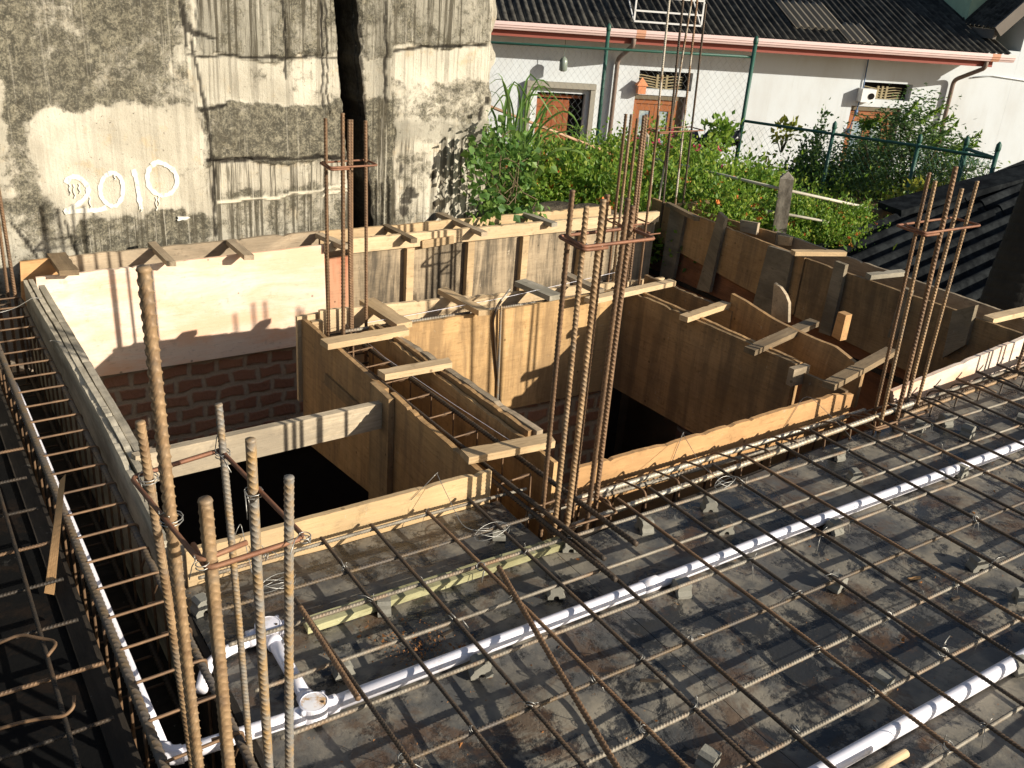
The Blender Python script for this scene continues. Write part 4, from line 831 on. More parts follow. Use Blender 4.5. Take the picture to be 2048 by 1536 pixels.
wirething('wire from the right end of the orange-tan board to the deck',[Py(1560,870,2.195),Py(1612,784,2.198),Pz(1690,860,.05),Pz(1740,925,.03)],.0010)
wirething('wire loop hanging behind the foreground rebars on the left front board',[Py(462,1090,2.218),Py(478,1050,2.216),Py(482,1048,2.245),Pz(505,1150,.04),Pz(512,1175,.02)],.0011,(Pz(555,1165,.07),.035,3))
wirething('wire stretched over the top of the left form side',[Pz(-20,630,.12),Pz(28,618,.125),Pz(66,595,.13),Pz(84,597,.12)],.0014)
wirething('second thin wire over the split left form side',[Py(100,682,3.6),Pz(103,681,.115),Pz(124,684,.118)],.0013)
mb=MB(); tube_mb(mb,[Px(682,640,1.70)+A(0,0,.0),Pz(770,715,.105),Pz(910,810,.098),Pz(1050,900,.09)],.0008,4); tag(mb.build('string_line',PVC,None),'thin white string along the central divider','string')
mb=MB(); tube_mb(mb,[Pz(735,645,.12),Pz(800,634,.12),Pz(1000,597,.13),Pz(1230,545,.13)],.0010,4); tag(mb.build('string_line',PVC,None),'thin white string along the cross beam','string')
# mud clods, nails and chips on the deck
mb=MB(); r2=np.random.default_rng(5)
for _ in range(900):
    if r2.uniform()<.45: p=Pz(r2.normal(855,60),r2.normal(1290,24),0)
    else: p=A(r2.uniform(.55,3.6),r2.uniform(.6,1.85),0)
    s_=r2.uniform(.0012,.0045)*(2.2 if r2.uniform()<.1 else 1); v=r2.normal(size=(4,3)); v/=np.linalg.norm(v,axis=1)[:,None]
    mb.add(p+A(0,0,s_*.3+.002)+v*s_*A(1,1,.7),[np.array([[0,1,2],[0,2,3],[0,3,1],[1,3,2]])])
CLOD=plain('rust_mud',(.27,.12,.045),.95,.1,.4,60)
tag(mb.build('mud_crumbs',CLOD),'rust-brown mud crumbs scattered over the deck','debris',None,'stuff')
for q,a,l in (((1830,1155),.05,'brown wood chip lying on the right deck below a mesh bar'),((1912,1195),.03,'small dark twig on the right deck'),((895,1265),.04,'rusty nail on the muddy patch of the deck'),((1300,1360),.05,'dark bent nail near the loose askew rebar')):
    p=Pz(*q,.006); th=random.uniform(-.6,.6); dd=A(math.cos(th),math.sin(th),0)*a/2
    tag(stick('wood_chip',p-dd,p+dd,.008,.005,W_ORANGE if 'chip' in l else R_DARK),l,'debris')
# ------------------------------------------------------------ white house (local frame: s along the wall, n out of it, z up)
HO=PD(1500,430,20.); HO[2]=-3; HE=unit(A(.909,-.418,0)); HN=A(HE[1],-HE[0],0)
if HN[1]>0: HN=-HN
def hp(px,py,off=0.):
    d=ray(px,py); t=((HO+HN*off-CAM)@HN)/(d@HN); p=CAM+d*t; return (p-HO)@HE,p[2]
def HW(s,n,z): return HO*A(1,1,0)+HE*s+HN*n+A(0,0,z)
HF=Matrix.Identity(4)
for i in range(3): HF[i][0],HF[i][1],HF[i][2],HF[i][3]=HE[i],-HN[i],(0,0,1)[i],(HO*A(1,1,0))[i]
# in house-local coords: x=s, y=-n (into the house), z world height
class HB(MB):
    def hbox(s,s0,s1,n0,n1,z0,z1): return s.box(s0,s1,-n1,-n0,z0,z1)
def hbuild(mb,name,mat,parent,smooth=False):
    o=mb.build(name,mat,None,smooth); o.parent=parent; return o
house=bpy.data.objects.new('white_house',None); COL.objects.link(house); house.matrix_world=HF
tag(house,'long white house with dark corrugated roof and pink gutter','house')
WHT=NT('wall_white_paint',.85,.2); f=WHT.noise(1.4,5,.6,WHT.map((1,1,.5),WHT.raw)); WHT.base(WHT.mix(WHT.step(f,.4,.75),(.58,.62,.64),(.52,.54,.54))); f2=WHT.step(WHT.noise(1,5,.7,WHT.map((3.5,1,.28),WHT.raw)),.55,.75); WHT.base(WHT.mix(WHT.math('MULTIPLY',f2,.35),WHT.mix(WHT.step(f,.4,.75),(.58,.62,.64),(.52,.54,.54)),(.40,.40,.35))); WHT.bump(WHT.noise(30,4),.12,.01); WHT=WHT.m
CREAM=plain('wall_cream_paint',(.80,.72,.56),.85,.2,.05,2,bump=.1)
ROOFM=NT('roof_black_asbestos',.9,.15); f=ROOFM.noise(9,6,.7,ROOFM.map((1,.3,1),ROOFM.raw)); ROOFM.base(ROOFM.mix(ROOFM.step(f,.35,.7),(.022,.021,.019),(.085,.08,.068))); ROOFM.bump(ROOFM.noise(40,4),.4,.006); ROOFM=ROOFM.m
ROOFN=plain('roof_pale_sheet',(.22,.19,.145),.9,.15,.2,8)
PINK=plain('gutter_pink_paint',(.62,.46,.43),.5,.4,.08,5); PINKR=plain('fascia_red_paint',(.27,.075,.055),.6,.3,.15,5); ORNG=plain('gutter_rust_patch',(.52,.27,.17),.7,.3,.2,20)
DOORW=plain('door_varnished_wood',(.30,.105,.035),.5,.4,.25,18); DOORB=plain('door_red_brown',(.27,.085,.03),.6,.3,.3,10)
GLASS=NT('door_glass_curtain',.12,.6); f=GLASS.noise(4,5,.7); GLASS.base(GLASS.mix(GLASS.step(f,.4,.65),(.40,.46,.44),(.20,.27,.33))); GLASS=GLASS.m
DARKI=plain('dark_interior',(.012,.011,.010),.9,.1,.2,5); REVG=plain('grey_surround',(.30,.28,.23),.9,.2,.15,8); REVB=plain('brown_reveal_shade',(.16,.13,.085),.9,.2,.2,8)
VENT=plain('vent_block',(.30,.25,.15),.9,.2,.25,12); PIPEG=plain('downpipe_brown_grey',(.20,.15,.12),.6,.3,.2,8); RACKM=plain('rack_white_metal',(.62,.62,.60),.5,.4,.1,20); DKGREY=plain('dark_grey_bargeboard',(.15,.13,.11),.8,.3,.15,6); GREENF=plain('green_flashing',(.42,.55,.36),.6,.3,.25,8); TERRA=plain('terracotta',(.62,.25,.12),.8,.2,.15,20)
def hole_wall(name,s0,s1,z0,z1,holes,depth,mat,parent,nfront=0.):
    xs=sorted({s0,s1,*[h[0] for h in holes],*[h[1] for h in holes]}); zs_=sorted({z0,z1,*[h[2] for h in holes],*[h[3] for h in holes]})
    V=[];F=[]
    def q(a,b,c,d): F.append([len(V),len(V)+1,len(V)+2,len(V)+3]); V.extend([a,b,c,d])
    y=-nfront
    for i in range(len(xs)-1):
        for j in range(len(zs_)-1):
            cx,cz=(xs[i]+xs[i+1])/2,(zs_[j]+zs_[j+1])/2
            if any(h[0]<cx<h[1] and h[2]<cz<h[3] for h in holes): continue
            q((xs[i],y,zs_[j]),(xs[i+1],y,zs_[j]),(xs[i+1],y,zs_[j+1]),(xs[i],y,zs_[j+1]))
    for h in holes:
        a,b,c,d=h[:4]; e=y+depth
        q((a,y,c),(a,e,c),(a,e,d),(a,y,d)); q((b,e,c),(b,y,c),(b,y,d),(b,e,d)); q((a,y,d),(a,e,d),(b,e,d),(b,y,d)); q((a,e,c),(a,y,c),(b,y,c),(b,e,c))
    q((s0,y+.3,z0),(s0,y,z0),(s0,y,z1),(s0,y+.3,z1)); q((s1,y,z0),(s1,y+.3,z0),(s1,y+.3,z1),(s1,y,z1)); q((s0,y,z1),(s1,y,z1),(s1,y+.3,z1),(s0,y+.3,z1))
    o=mesh(name,V,F,mat,None); o.parent=parent; return o
zeave=.46
d1=(hp(1075,184)[0],hp(1172,190)[0],-2.95,-.66); d2=(hp(1270,190)[0],hp(1372,195)[0],-2.95,hp(1300,190)[1]); d3=(hp(1703,212)[0],hp(1804,218)[0],-2.95,hp(1750,214)[1])
v1=(hp(1280,140)[0],hp(1382,180)[0],hp(1330,180)[1],hp(1330,143)[1]); v2=(hp(1727,165)[0],hp(1818,205)[0],hp(1770,200)[1],hp(1770,166)[1])
SE=hp(2010,115)[0]
hole_wall('wall',-12,SE+.3,-3,.62,[d1,d2,d3,v1,v2],.22,WHT,house)
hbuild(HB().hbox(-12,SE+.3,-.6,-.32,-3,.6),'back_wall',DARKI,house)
# doors and vents
def glazed(d):
    a,b,c,z=d; w=b-a; e=a+w*.86
    fr=HB(); fr.hbox(a+.0,a+.07,-.14,-.06,c,z-.09); fr.hbox(e-.06,e,-.14,-.06,c,z-.09); fr.hbox(a+.072,e-.062,-.14,-.06,z-.17,z-.09)
    o=hbuild(fr,'door_frame',DOORW,house)
    m=(a+.07+e-.06)/2
    for (x0,x1) in ((a+.075,m-.004),(m+.004,e-.065)):
        lf=HB(); lf.hbox(x0,x0+.075,-.125,-.085,c,z-.175); lf.hbox(x1-.075,x1,-.125,-.085,c,z-.175); lf.hbox(x0+.077,x1-.077,-.125,-.085,z-.30,z-.175); lf.hbox(x0+.077,x1-.077,-.125,-.085,c,c+.6)
        dl=hbuild(lf,'door_leaf',DOORW,house)
        hbuild(HB().hbox(x0+.073,x1-.073,-.112,-.104,c+.55,z-.29),'glass_pane',GLASS,dl)
    hbuild(HB().hbox(e+.004,b-.002,-.21,-.10,c,z-.004),'reveal_shade',REVB,house)  # dark filler painted as the shadow on the right of the door recess
    hbuild(HB().hbox(a+.003,e,-.2,-.02,z-.085,z-.004),'head_shade',REVB,house)  # dark strip painted as the shadow under the door head
glazed(d2); glazed(d3)
a,b,c,z=d1
hbuild(HB().hbox(a-.22,a-.13,0,.10,c,z+.16).hbox(b+.07,b+.16,0,.10,c,z+.14).hbox(a-.22,b+.16,.0,.12,z+.10,z+.20),'door_surround',REVG,house)
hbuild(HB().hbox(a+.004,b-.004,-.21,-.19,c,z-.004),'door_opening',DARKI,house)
lf=HB(); k=6; wd=(b-a)*.68/k
for i in range(k): lf.hbox(a+.02+i*wd,a+.02+(i+.93)*wd,-.17,-.13,c,z-.14)
lf.hbox(a+.02,a+.02+k*wd,-.13,-.115,z-.28,z-.20); lf.hbox(a+.01,b-.05,-.16,-.12,z-.10,z-.05)
hbuild(lf,'door_leaf',DOORB,house)
def vent(v):
    a,b,c,z=v; mb=HB(); mb.hbox(a,b,-.22,-.20,c,z); o=hbuild(mb,'vent_recess',DARKI,house)
    g=HB(); w=b-a; h=z-c; x=np.linspace(a+.01,a+w*.86,34)
    for r in range(5):
        zz=c+h*(.06+.15*r)+.018*np.sin((x-a)/w*9+r*.3)
        P=np.stack([x,np.full(34,.13),zz],1); tube_mb(g,P,h*.035,5)
    for r in range(3): g.hbox(a+w*(.36+.09*r),a+w*(.40+.09*r),-.15,-.115,c+.01,z-h*.22)
    hbuild(g,'vent_grille',VENT,house)
vent(v1); vent(v2)
# roof
GO=.72; pit=math.radians(19); c0=(-12.,hp(2026,106,GO)[0]); ze=hp(1500,74,GO)[1]
def corr(x0,x1,L,pit,y0,z0,mat,name,parent,lift=0.,per=.146,amp=.026,m=1,u0=0.):
    n=int((x1-x0)/per*8); x=np.linspace(x0,x1,n+1); u=np.linspace(0,L,m*8+1)
    X,U=np.meshgrid(x,u,indexing='ij'); hgt=amp*np.cos(2*math.pi*X/per)+lift-.012*((U/1.6)%1)
    Y=y0+U*math.cos(pit)-hgt*math.sin(pit); Z=z0+U*math.sin(pit)+hgt*math.cos(pit)
    V=np.stack([X,Y,Z],-1).reshape(-1,3); idx=np.arange(len(V)).reshape(X.shape)
    q=np.stack([idx[:-1,:-1],idx[1:,:-1],idx[1:,1:],idx[:-1,1:]],-1).reshape(-1,4)
    V2=V.copy(); V2[:,2]-=.007; n=len(V)
    def st(e): return np.stack([e[:-1],e[:-1]+n,e[1:]+n,e[1:]],-1)
    o=mesh(name,np.concatenate([V,V2]),[np.concatenate([q,q[:,::-1]+n,st(idx[:,0]),st(idx[0,::-1]),st(idx[-1,:]),st(idx[::-1,-1])])],mat,None,True); o.parent=parent; return o
corr(c0[0],c0[1],7.5,pit,-GO+.05,ze,ROOFM,'roof',house)
for px0,px1,u0,L in ((1582,1680,.55,1.3),(1668,1728,.05,.85)):  # paler sheets over two parts of the roof
    s0,s1=hp(px0+28,75,GO)[0],hp(px1+28,75,GO)[0]; s0=round(s0/.146)*.146; s1=round(s1/.146)*.146
    corr(s0,s1,L,pit,-GO+.05+u0*math.cos(pit),ze+u0*math.sin(pit)+.012,ROOFN,'roof_pale_patch',house,lift=.012)
# gutter as a stepped profile swept along the eave
def sweep_s(prof,s0,s1,name,mat,parent):
    k=len(prof); f=[(s0,-n,z) for n,z in prof]; b=[(s1,-n,z) for n,z in prof]; i=np.arange(k); j=(i+1)%k
    F=[[int(x) for x in q] for q in np.stack([i,j,j+k,i+k],-1)]+[list(range(k))[::-1],list(range(k,2*k))]
    o=mesh(name,f+b,F,mat,None); o.parent=parent; return o
zg=ze-.015; sg=hp(2030,118,GO+.06)[0]
gp=[(GO-.06,zg),(GO+.075,zg+.012),(GO+.085,zg-.045),(GO+.072,zg-.055),(GO+.072,zg-.085),(GO+.055,zg-.095),(GO+.045,zg-.125),(GO-.03,zg-.135),(GO-.06,zg-.11)]
sweep_s(gp,-12,sg,'gutter',PINK,house)
gp2=[((n-GO)*1.02+GO,(z-zg+.06)*1.04+zg-.06) for n,z in gp]
for px in (1268,1985): s=hp(px,95,GO)[0]; sweep_s(gp2,s,s+.17,'gutter_joint',ORNG,house)
sweep_s([(GO-.12,zg-.03),(GO-.068,zg-.03),(GO-.068,zg-.24),(GO-.12,zg-.24)],-12,sg-.35,'fascia',PINKR,house)
sweep_s([(0,zg+.05),(GO-.125,zg-.10),(GO-.125,zg-.13),(0,zg+.02)],-12,sg-.1,'soffit',WHT,house)
# downpipes
for (pa,pb,pc,pd,m) in [((1268,78),(1266,90),(1236,118),(1212,290),PIPEG),((1972,128),(1970,138),(1908,160),(1882,280),PIPEG)]:
    P=[]
    s,_=hp(*pa,GO-.01); P.append((s,-(GO-.01),zg-.12)); P.append((s,-(GO-.01),zg-.26))
    s2,z2_=hp(*pc,.08); P.append((s2,-.08,z2_)); P.append((s2,-.08,-2.98))
    mb=HB(); tube_mb(mb,round_path(P,.10,5),.042,12); hbuild(mb,'downpipe',m,house,True)
# hanging lamp, camera box and cables
s,zz=hp(1127,128,.30); mb=HB(); tube_mb(mb,[(s,-.30,zz+.12),(s,-.30,zg-.05)],.006,5); tube_mb(mb,[(s,-.30,zz-.13),(s,-.30,zz-.11),(s,-.30,zz+.06),(s,-.30,zz+.10),(s,-.30,zz+.13)],.07,12,rr=[.04,.075,.075,.05,.015])
hl=tag(hbuild(mb,'hanging_lamp',plain('lamp_grey_glass',(.20,.24,.20),.3,.5,.2,10),None,True),'grey lamp hanging from the eave over the red-brown door','lamp'); hl.matrix_world=HF
s,zz=hp(1733,191,.10); mb=HB(); mb.hbox(s-.15,s+.14,.0,.20,zz-.12,zz+.13)
sp=tag(hbuild(mb,'wall_speaker',plain('box_white_plastic',(.74,.74,.72),.4,.4,.05,10),None),'small white box with a round black hole beside the right vent','speaker'); sp.matrix_world=HF
mb=HB(); tube_mb(mb,[(s+.05,-.20,zz),(s+.05,-.215,zz)],.06,16); o=hbuild(mb,'speaker_cone',DARKI,sp)
mb=HB(); P=[]
for q in ((1737,118),(1724,190),(1718,205),(1712,225),(1704,245),(1697,262)): a_,b_=hp(*q,.03); P.append((a_,-.03,b_))
tube_mb(mb,P,.012,5); tube_mb(mb,[(P[3][0],-.03,P[3][2]+.05),(P[3][0],-.03,P[3][2]-.05)],.035,6); tube_mb(mb,[(P[5][0],-.03,P[5][2]+.05),(P[5][0],-.03,P[5][2]-.05)],.035,6)
o=tag(hbuild(mb,'cable',plain('cable_blue',(.10,.17,.30),.5,.3,.1,5),None,True),'thin blue cable hanging on the white wall by the right door','cable'); o.matrix_world=HF
mb=HB(); P=[]
for q in ((1945,155),(1985,151),(2060,162)): a_,b_=hp(*q,.03); P.append((a_,-.03,b_))
tube_mb(mb,P,.014,6); o=tag(hbuild(mb,'wall_pipe',WHT,None,True),'thin white pipe running along the wall beside the right downpipe','pipe'); o.matrix_world=HF
s,zz=hp(1283,173,.12); mb=HB(); mb.hbox(s-.075,s+.075,.05,.19,zz-.13,zz+.02); mb.add(A([s-.11,-.21,zz+.02],[s+.11,-.21,zz+.02],[s+.11,-.03,zz+.02],[s-.11,-.03,zz+.02],[s,-.12,zz+.17]),[np.array([[0,1,4],[1,2,4],[2,3,4],[3,0,4]]),np.array([[3,2,1,0]])]); mb.hbox(s-.05,s+.05,.0,.049,zz-.06,zz-.01)
o=tag(hbuild(mb,'wall_lantern',TERRA,None),'orange terracotta lantern in the corner of the left vent','lantern'); o.matrix_world=HF
# metal rack on the roof
def rp(px,py,up=0.):
    # point on the roof plane (+up) in house coords
    nrm=A(0,-math.sin(pit),math.cos(pit)); 
    Rm=np.array(HF)[:3,:3]; o_=Rm.T@(CAM-np.array(HF)[:3,3]); dd=Rm.T@ray(px,py); p0=A(0,-GO+.05,ze+up/math.cos(pit))
    return o_+dd*(((p0-o_)@nrm)/(dd@nrm))
rk=bpy.data.objects.new('metal_rack',None); COL.objects.link(rk); rk.matrix_world=HF; tag(rk,'white wire-mesh metal rack lying on the dark corrugated roof','rack')
a,b=rp(1268,42,.06),rp(1402,52,.06); up=A(0,0,1); dv=unit(rp(1268,20,.06)-a); bk=A(0,math.cos(pit),math.sin(pit))
mb=MB()
for h in (0,.18,.42): mb.bar(a+A(0,0,h)+A(0,-.02*h,0),b+A(0,0,h),.03,.03)
for p in (a,b): mb.bar(p+A(0,0,.016),p+A(0,0,.405),.03,.03); mb.bar(p+A(0,.016,.42),p+bk*1.5+A(0,0,.42),.03,.03); mb.bar(p+bk*1.5,p+bk*1.5+A(0,0,.42),.03,.03); mb.bar(p+A(0,.016,.0),p+bk*.7+A(0,0,.2),.02,.02)
hbuild(mb,'rack_frame',RACKM,rk)
mb=MB()
for u in np.linspace(.03,.97,22): tube_mb(mb,[a+(b-a)*u+A(0,.02,.425),a+(b-a)*u+bk*1.5+A(0,0,.425)],.006,4)
for u in np.linspace(.05,1.45,18): tube_mb(mb,[a+bk*u+A(0,0,.43),b+bk*u+A(0,0,.43)],.006,4)
hbuild(mb,'wire_grid',RACKM,rk)
# right wing of the house
wing=bpy.data.objects.new('house_wing',None); COL.objects.link(wing); wing.matrix_world=HF; tag(wing,'cream gable wing at the upper right with dark bargeboard','house')
sw0=SE+.302
g0=hp(1998,66,.35); g1=hp(2048,22,.35); gs=(g1[1]-g0[1])/(g1[0]-g0[0])
V=[];sA_,sB_=sw0,sw0+9
zl=lambda s: g0[1]+gs*(s-g0[0])-.02
mb=HB(); mb.add(A([sA_,0,-3],[sB_,0,-3],[sB_,0,3.6],[sA_+ (sB_-sA_)*.5,0,zl(sA_)+3.2],[sA_,0,zl(sA_)]),[np.array([[0,1,2,4]]),np.array([[4,2,3]])]); mb.add(A([sA_,0,-3],[sA_,0,zl(sA_)],[sA_,8,zl(sA_)],[sA_,8,-3]),[np.array([[0,1,2,3]])])
hbuild(mb,'wall',WHT,wing)
# wing roof: slope rising to the right with a bargeboard on the near edge
sl_=math.atan(gs); Lr=4.5; uu=A(math.cos(sl_),0,math.sin(sl_)); p0=A(g0[0]-.05,-.36,g0[1])
mb=MB(); mb.bar(p0+A(0,0,.02),p0+uu*Lr+A(0,0,.02),.05,.22); hbuild(mb,'bargeboard',DKGREY,wing)
n_=int(6/.146*8); y=np.linspace(-.33,5.5,n_+1); u=np.linspace(-.1,Lr,9); Y,U=np.meshgrid(y,u,indexing='ij'); hh=.026*np.cos(2*math.pi*Y/.146)
X=p0[0]+U*math.cos(sl_)-hh*math.sin(sl_); Z=p0[2]+.16+U*math.sin(sl_)+hh*math.cos(sl_)
V=np.stack([X,Y,Z],-1).reshape(-1,3); idx=np.arange(len(V)).reshape(X.shape); q=np.stack([idx[:-1,:-1],idx[:-1,1:],idx[1:,1:],idx[1:,:-1]],-1).reshape(-1,4)
o=mesh('roof',V,[q],ROOFM,None,True); o.parent=wing
mb=MB(); mb.box(p0[0]-.02,p0[0]+.05,-.30,5.5,p0[2]-.12,p0[2]+.05); hbuild(mb,'eave_board',DKGREY,wing)
r_=rp(1930,38,.0); mb=HB(); mb.box(r_[0]-.02,r_[0]+.50,r_[1]-.1,r_[1]+.9,r_[2]-.1,r_[2]+1.4); hbuild(mb,'valley_flashing',GREENF,wing)
# ------------------------------------------------------------ fences
GREEN=plain('fence_green_paint',(.022,.085,.060),.5,.4,.3,25); GREENW=plain('fence_green_wire',(.10,.20,.16),.5,.4,.2,40); GALV=plain('fence_wire_galvanised',(.30,.31,.30),.5,.4,.2,40)
def chain(P0,P1,h0,h1,name,mat,parent,cell=.06,r=.0013):
    """diamond wire net between two feet with heights"""
    P0,P1=A(*P0),A(*P1); L=np.linalg.norm((P1-P0)*A(1,1,0)); e=unit((P1-P0)*A(1,1,0)); nn=A(-e[1],e[0],0); mb=MB()
    k=int(L/cell); hs=cell*1.25
    for i in range(k):
        u=i*cell; zb=P0[2]+(P1[2]-P0[2])*u/L; hh=h0+(h1-h0)*u/L; m=int(hh/hs)
        j=np.arange(m+1); x=u+np.where((j+i)%2==0,0,cell)+0; z=zb+j*hs
        P=P0[None,:]*A(1,1,0)+e*x[:,None]+A(0,0,1)*z[:,None]+nn*(.004*((j%2)*2-1))[:,None]
        T=np.gradient(P,axis=0); rr=r
        off=[nn*rr,-nn*rr*.5+A(0,0,1)*rr*.9,-nn*rr*.5-A(0,0,1)*rr*.9]
        V=np.concatenate([P+o_ for o_ in off]); n=len(P); a=np.arange(n-1); 
        mb.add(V,[np.concatenate([np.stack([a+p*n,a+1+p*n,a+1+q_*n,a+q_*n],-1) for p,q_ in ((0,1),(1,2),(2,0))])])
    return mb.build(name,mat,parent)
def post(p,z0,r,mat,parent,cap=True,name='post'):
    mb=MB(); p=A(*p); tube_mb(mb,[A(p[0],p[1],z0),p],r,10)
    if cap: tube_mb(mb,[p,p+A(0,0,.01),p+A(0,0,.05),p+A(0,0,.075)],r,10,rr=[r*1.1,r*1.25,r*1.2,r*.3])
    return mb.build(name,mat,parent,True)
TA,TB,TC=PD(985,84,10.9),PD(1217,62,10.7),PD(1511,88,10.4)
TL=TA+(TA-TB)*1.0
tf=empty('chain_link_fence',(TB[0],TB[1],-.4),'tall green chain-link fence before the white house','fence')
for p in (TL,TB,TC): post(p,-.6,.021,GREEN,tf)
rA=PD(985,85,10.9); rB=PD(1505,114,10.4); rL=rA+(rA-rB)*.8
mb=MB(); tube_mb(mb,[rL,rA,rB],.013,8); mb.build('top_rail',GREEN,tf,True)
Q0=A(rL[0],rL[1],-.55); Q1=A(rB[0],rB[1],-.55); chain(Q0,Q1,rL[2]+.55,rB[2]+.55,'wire_net',GALV,tf,cell=.034)
lf_=empty('chain_link_fence',(7.8,5.5,-.4),'low green chain-link fence in front of the dark shrubs','fence')
LP=[PD(1490,240,10.4),PD(1668,258,10.0),PD(1838,285,9.6),PD(1932,290,9.5),PD(1995,302,8.9)]
for p in LP[1:]: post(p,-.75,.018,GREEN,lf_)
mb=MB(); ra=[PD(1490,242,10.4),PD(1668,268,10.0),PD(1838,292,9.6),PD(1990,317,9.0)]; tube_mb(mb,ra,.014,8); mb.build('top_rail',GREEN,lf_,True)
for a,b in zip(ra[:-1],ra[1:]): chain(A(a[0],a[1],-.7),A(b[0],b[1],-.7),a[2]+.7,b[2]+.7,'wire_net',GREENW,lf_,cell=.032,r=.0016)
gt=empty('fence_gate',(8,4.6,-.4),'small leaning green wire gate at the right end of the low fence','gate')
ga,gb,gc,gd=PD(1934,298,9.35),PD(1990,316,8.95),PD(1978,385,8.95),PD(1915,370,9.35)
mb=MB(); tube_mb(mb,[ga,gb,gc,gd,ga],.016,8); mb.build('gate_frame',GREEN,gt,True)
chain(A(ga[0],ga[1],gd[2]),A(gb[0],gb[1],gc[2]),ga[2]-gd[2],gb[2]-gc[2],'wire_net',GREENW,gt,cell=.032,r=.0016)
# post and rail fence
CPOST=NT('post_weathered_concrete',.95,.15); f=CPOST.noise(9,6,.7,CPOST.map((1,1,.4),CPOST.raw)); CPOST.base(CPOST.mix(CPOST.step(f,.38,.66),(.11,.095,.075),(.36,.32,.26))); CPOST.bump(CPOST.noise(60,4),.4,.005); CPOST=CPOST.m
RAILM=plain('rail_pale_pipe',(.55,.50,.40),.6,.3,.2,12); RAILR=plain('rail_rusty_pipe',(.45,.27,.17),.6,.3,.25,12)
pf=empty('rail_fence',(5.3,4.5,-.5),'old post and pipe-rail fence along the flower bank','fence')
def cpost(px0,py0,px1,py1,D,wd,parent):
    t0,b0=PD(px0,py0,D),PD(px1,py1,D); b0=b0+(b0-t0)*.5; ang=.75
    e=A(math.cos(ang),math.sin(ang),0); n=A(-e[1],e[0],0); mb=MB(); V=[]
    for p,s_ in ((b0,1.0),(t0,.96)):
        for i,j in ((-1,-1),(1,-1),(1,1),(-1,1)): V.append(p+e*wd/2*i*s_+n*wd/2*j*s_)
    V.append(t0+A(0,0,.045)+e*.01)
    mb.add(V,[np.array([[3,2,1,0],[0,1,5,4],[1,2,6,5],[2,3,7,6],[3,0,4,7]]),np.array([[4,5,8],[5,6,8],[6,7,8],[7,4,8]])])
    return mb.build('post',CPOST,parent)
cpost(1574,356,1556,480,7.0,.098,pf); cpost(1289,272,1272,430,8.6,.085,pf)
R1=PD(980,213,7.6); R2=PD(1262,323,8.5); R3=PD(1330,320,8.5); R4=PD(1562,378,6.98); R5=PD(1800,430,8.2)
rod('rail',[R1,R2],.012,RAILR,pf,8); rod('rail',[PD(1285,312,8.6),R4],.011,RAILM,pf,8); rod('rail',[PD(1568,379,6.98),R5],.011,RAILM,pf,8)
rod('rail',[PD(1045,296,7.5),PD(1262,360,8.5)],.012,RAILM,pf,8); rod('rail',[PD(1285,385,8.6),PD(1552,425,7.0)],.010,RAILM,pf,8); rod('rail',[PD(1565,427,6.98),PD(1765,464,7.6)],.010,RAILM,pf,8)
# ------------------------------------------------------------ shed roof and trunk on the right
sh=empty('shed',(6.5,3.3,-.6),'low shed with dark corrugated sheet roof at the right','shed')
RO=A(5.547,4.27,-.109); SLP=.2; a_=math.atan(SLP)
ROOFS=NT('shed_black_sheet',.95,.04); f=ROOFS.noise(7,6,.7,ROOFS.raw); ROOFS.base(ROOFS.mix(ROOFS.step(f,.38,.68),(.007,.008,.009),(.026,.029,.030))); ROOFS.bump(ROOFS.noise(50,4),.4,.005); ROOFS=ROOFS.m
def shed_sheet(u0,u1,y0,y1,lift):
    n=int((y1-y0)/.146*10); y=np.linspace(y0,y1,n+1); u=np.linspace(u0,u1,6); Y,U=np.meshgrid(y,u,indexing='ij'); hh=.030*np.cos(2*math.pi*(y1-Y)/.146)+lift
    V=np.stack([RO[0]+U*math.cos(a_)-hh*math.sin(a_),Y,RO[2]+U*math.sin(a_)+hh*math.cos(a_)],-1).reshape(-1,3); idx=np.arange(len(V)).reshape(Y.shape); m=len(V)
    q=np.stack([idx[:-1,:-1],idx[:-1,1:],idx[1:,1:],idx[1:,:-1]],-1).reshape(-1,4); V2=V-A(0,0,.008)
    def st(e): return np.stack([e[:-1],e[:-1]+m,e[1:]+m,e[1:]],-1)
    mesh('roof_sheet',np.concatenate([V,V2]),[np.concatenate([q,q[:,::-1]+m,st(idx[:,0]),st(idx[::-1,-1]),st(idx[0,::-1]),st(idx[-1,:])])],ROOFS,sh,True)
shed_sheet(-.45,1.55,2.55,4.27,0); shed_sheet(1.40,3.6,1.6,4.27,.014)
p0,p1=A(6.42,4.33,.10),A(9.0,3.75,.55)
mb=MB(); mb.bar(A(6.38,4.36,.085),A(7.9,4.02,.40),.26,.05); mb.build('ridge_cap',ROOFS,sh)
mb=MB(); mb.bar(A(6.38,4.46,-.02),A(7.9,4.12,.31),.04,.16); mb.build('fascia',REVB,sh)
mb=MB(); mb.box(5.4,8.6,1.75,1.85,-3,-.05); mb.box(5.4,8.6,3.9,4.0,-3,-.12); mb.box(5.38,5.48,1.86,3.89,-3,-.16); mb.build('shed_wall',BRK,sh)
TRK=NT('trunk_dark_rings',.9,.2); f=TRK.noise(9,5,.7); TRK.base(TRK.mix(f,(.014,.013,.011),(.045,.041,.033))); TRK.bump(TRK.noise(40,5,.7,TRK.map((1,1,.3))),.6,.01); TRK=TRK.m
mb=MB(); b0,b1=PD(2030,620,6.0),PD(2120,300,6.2); zz=np.linspace(0,1,150); P=b0+(b1-b0)*zz[:,None]; P=np.concatenate([[b0-A(0,0,.8)],P]); rr=np.concatenate([[.20],.19-.075*zz+.006*np.abs(np.sin(zz*math.pi*17))**.3]); tube_mb(mb,P,.13,20,rr=rr)
tag(mb.build('palm_trunk',TRK,None,True),'dark ringed trunk at the right edge by the shed roof','tree trunk')
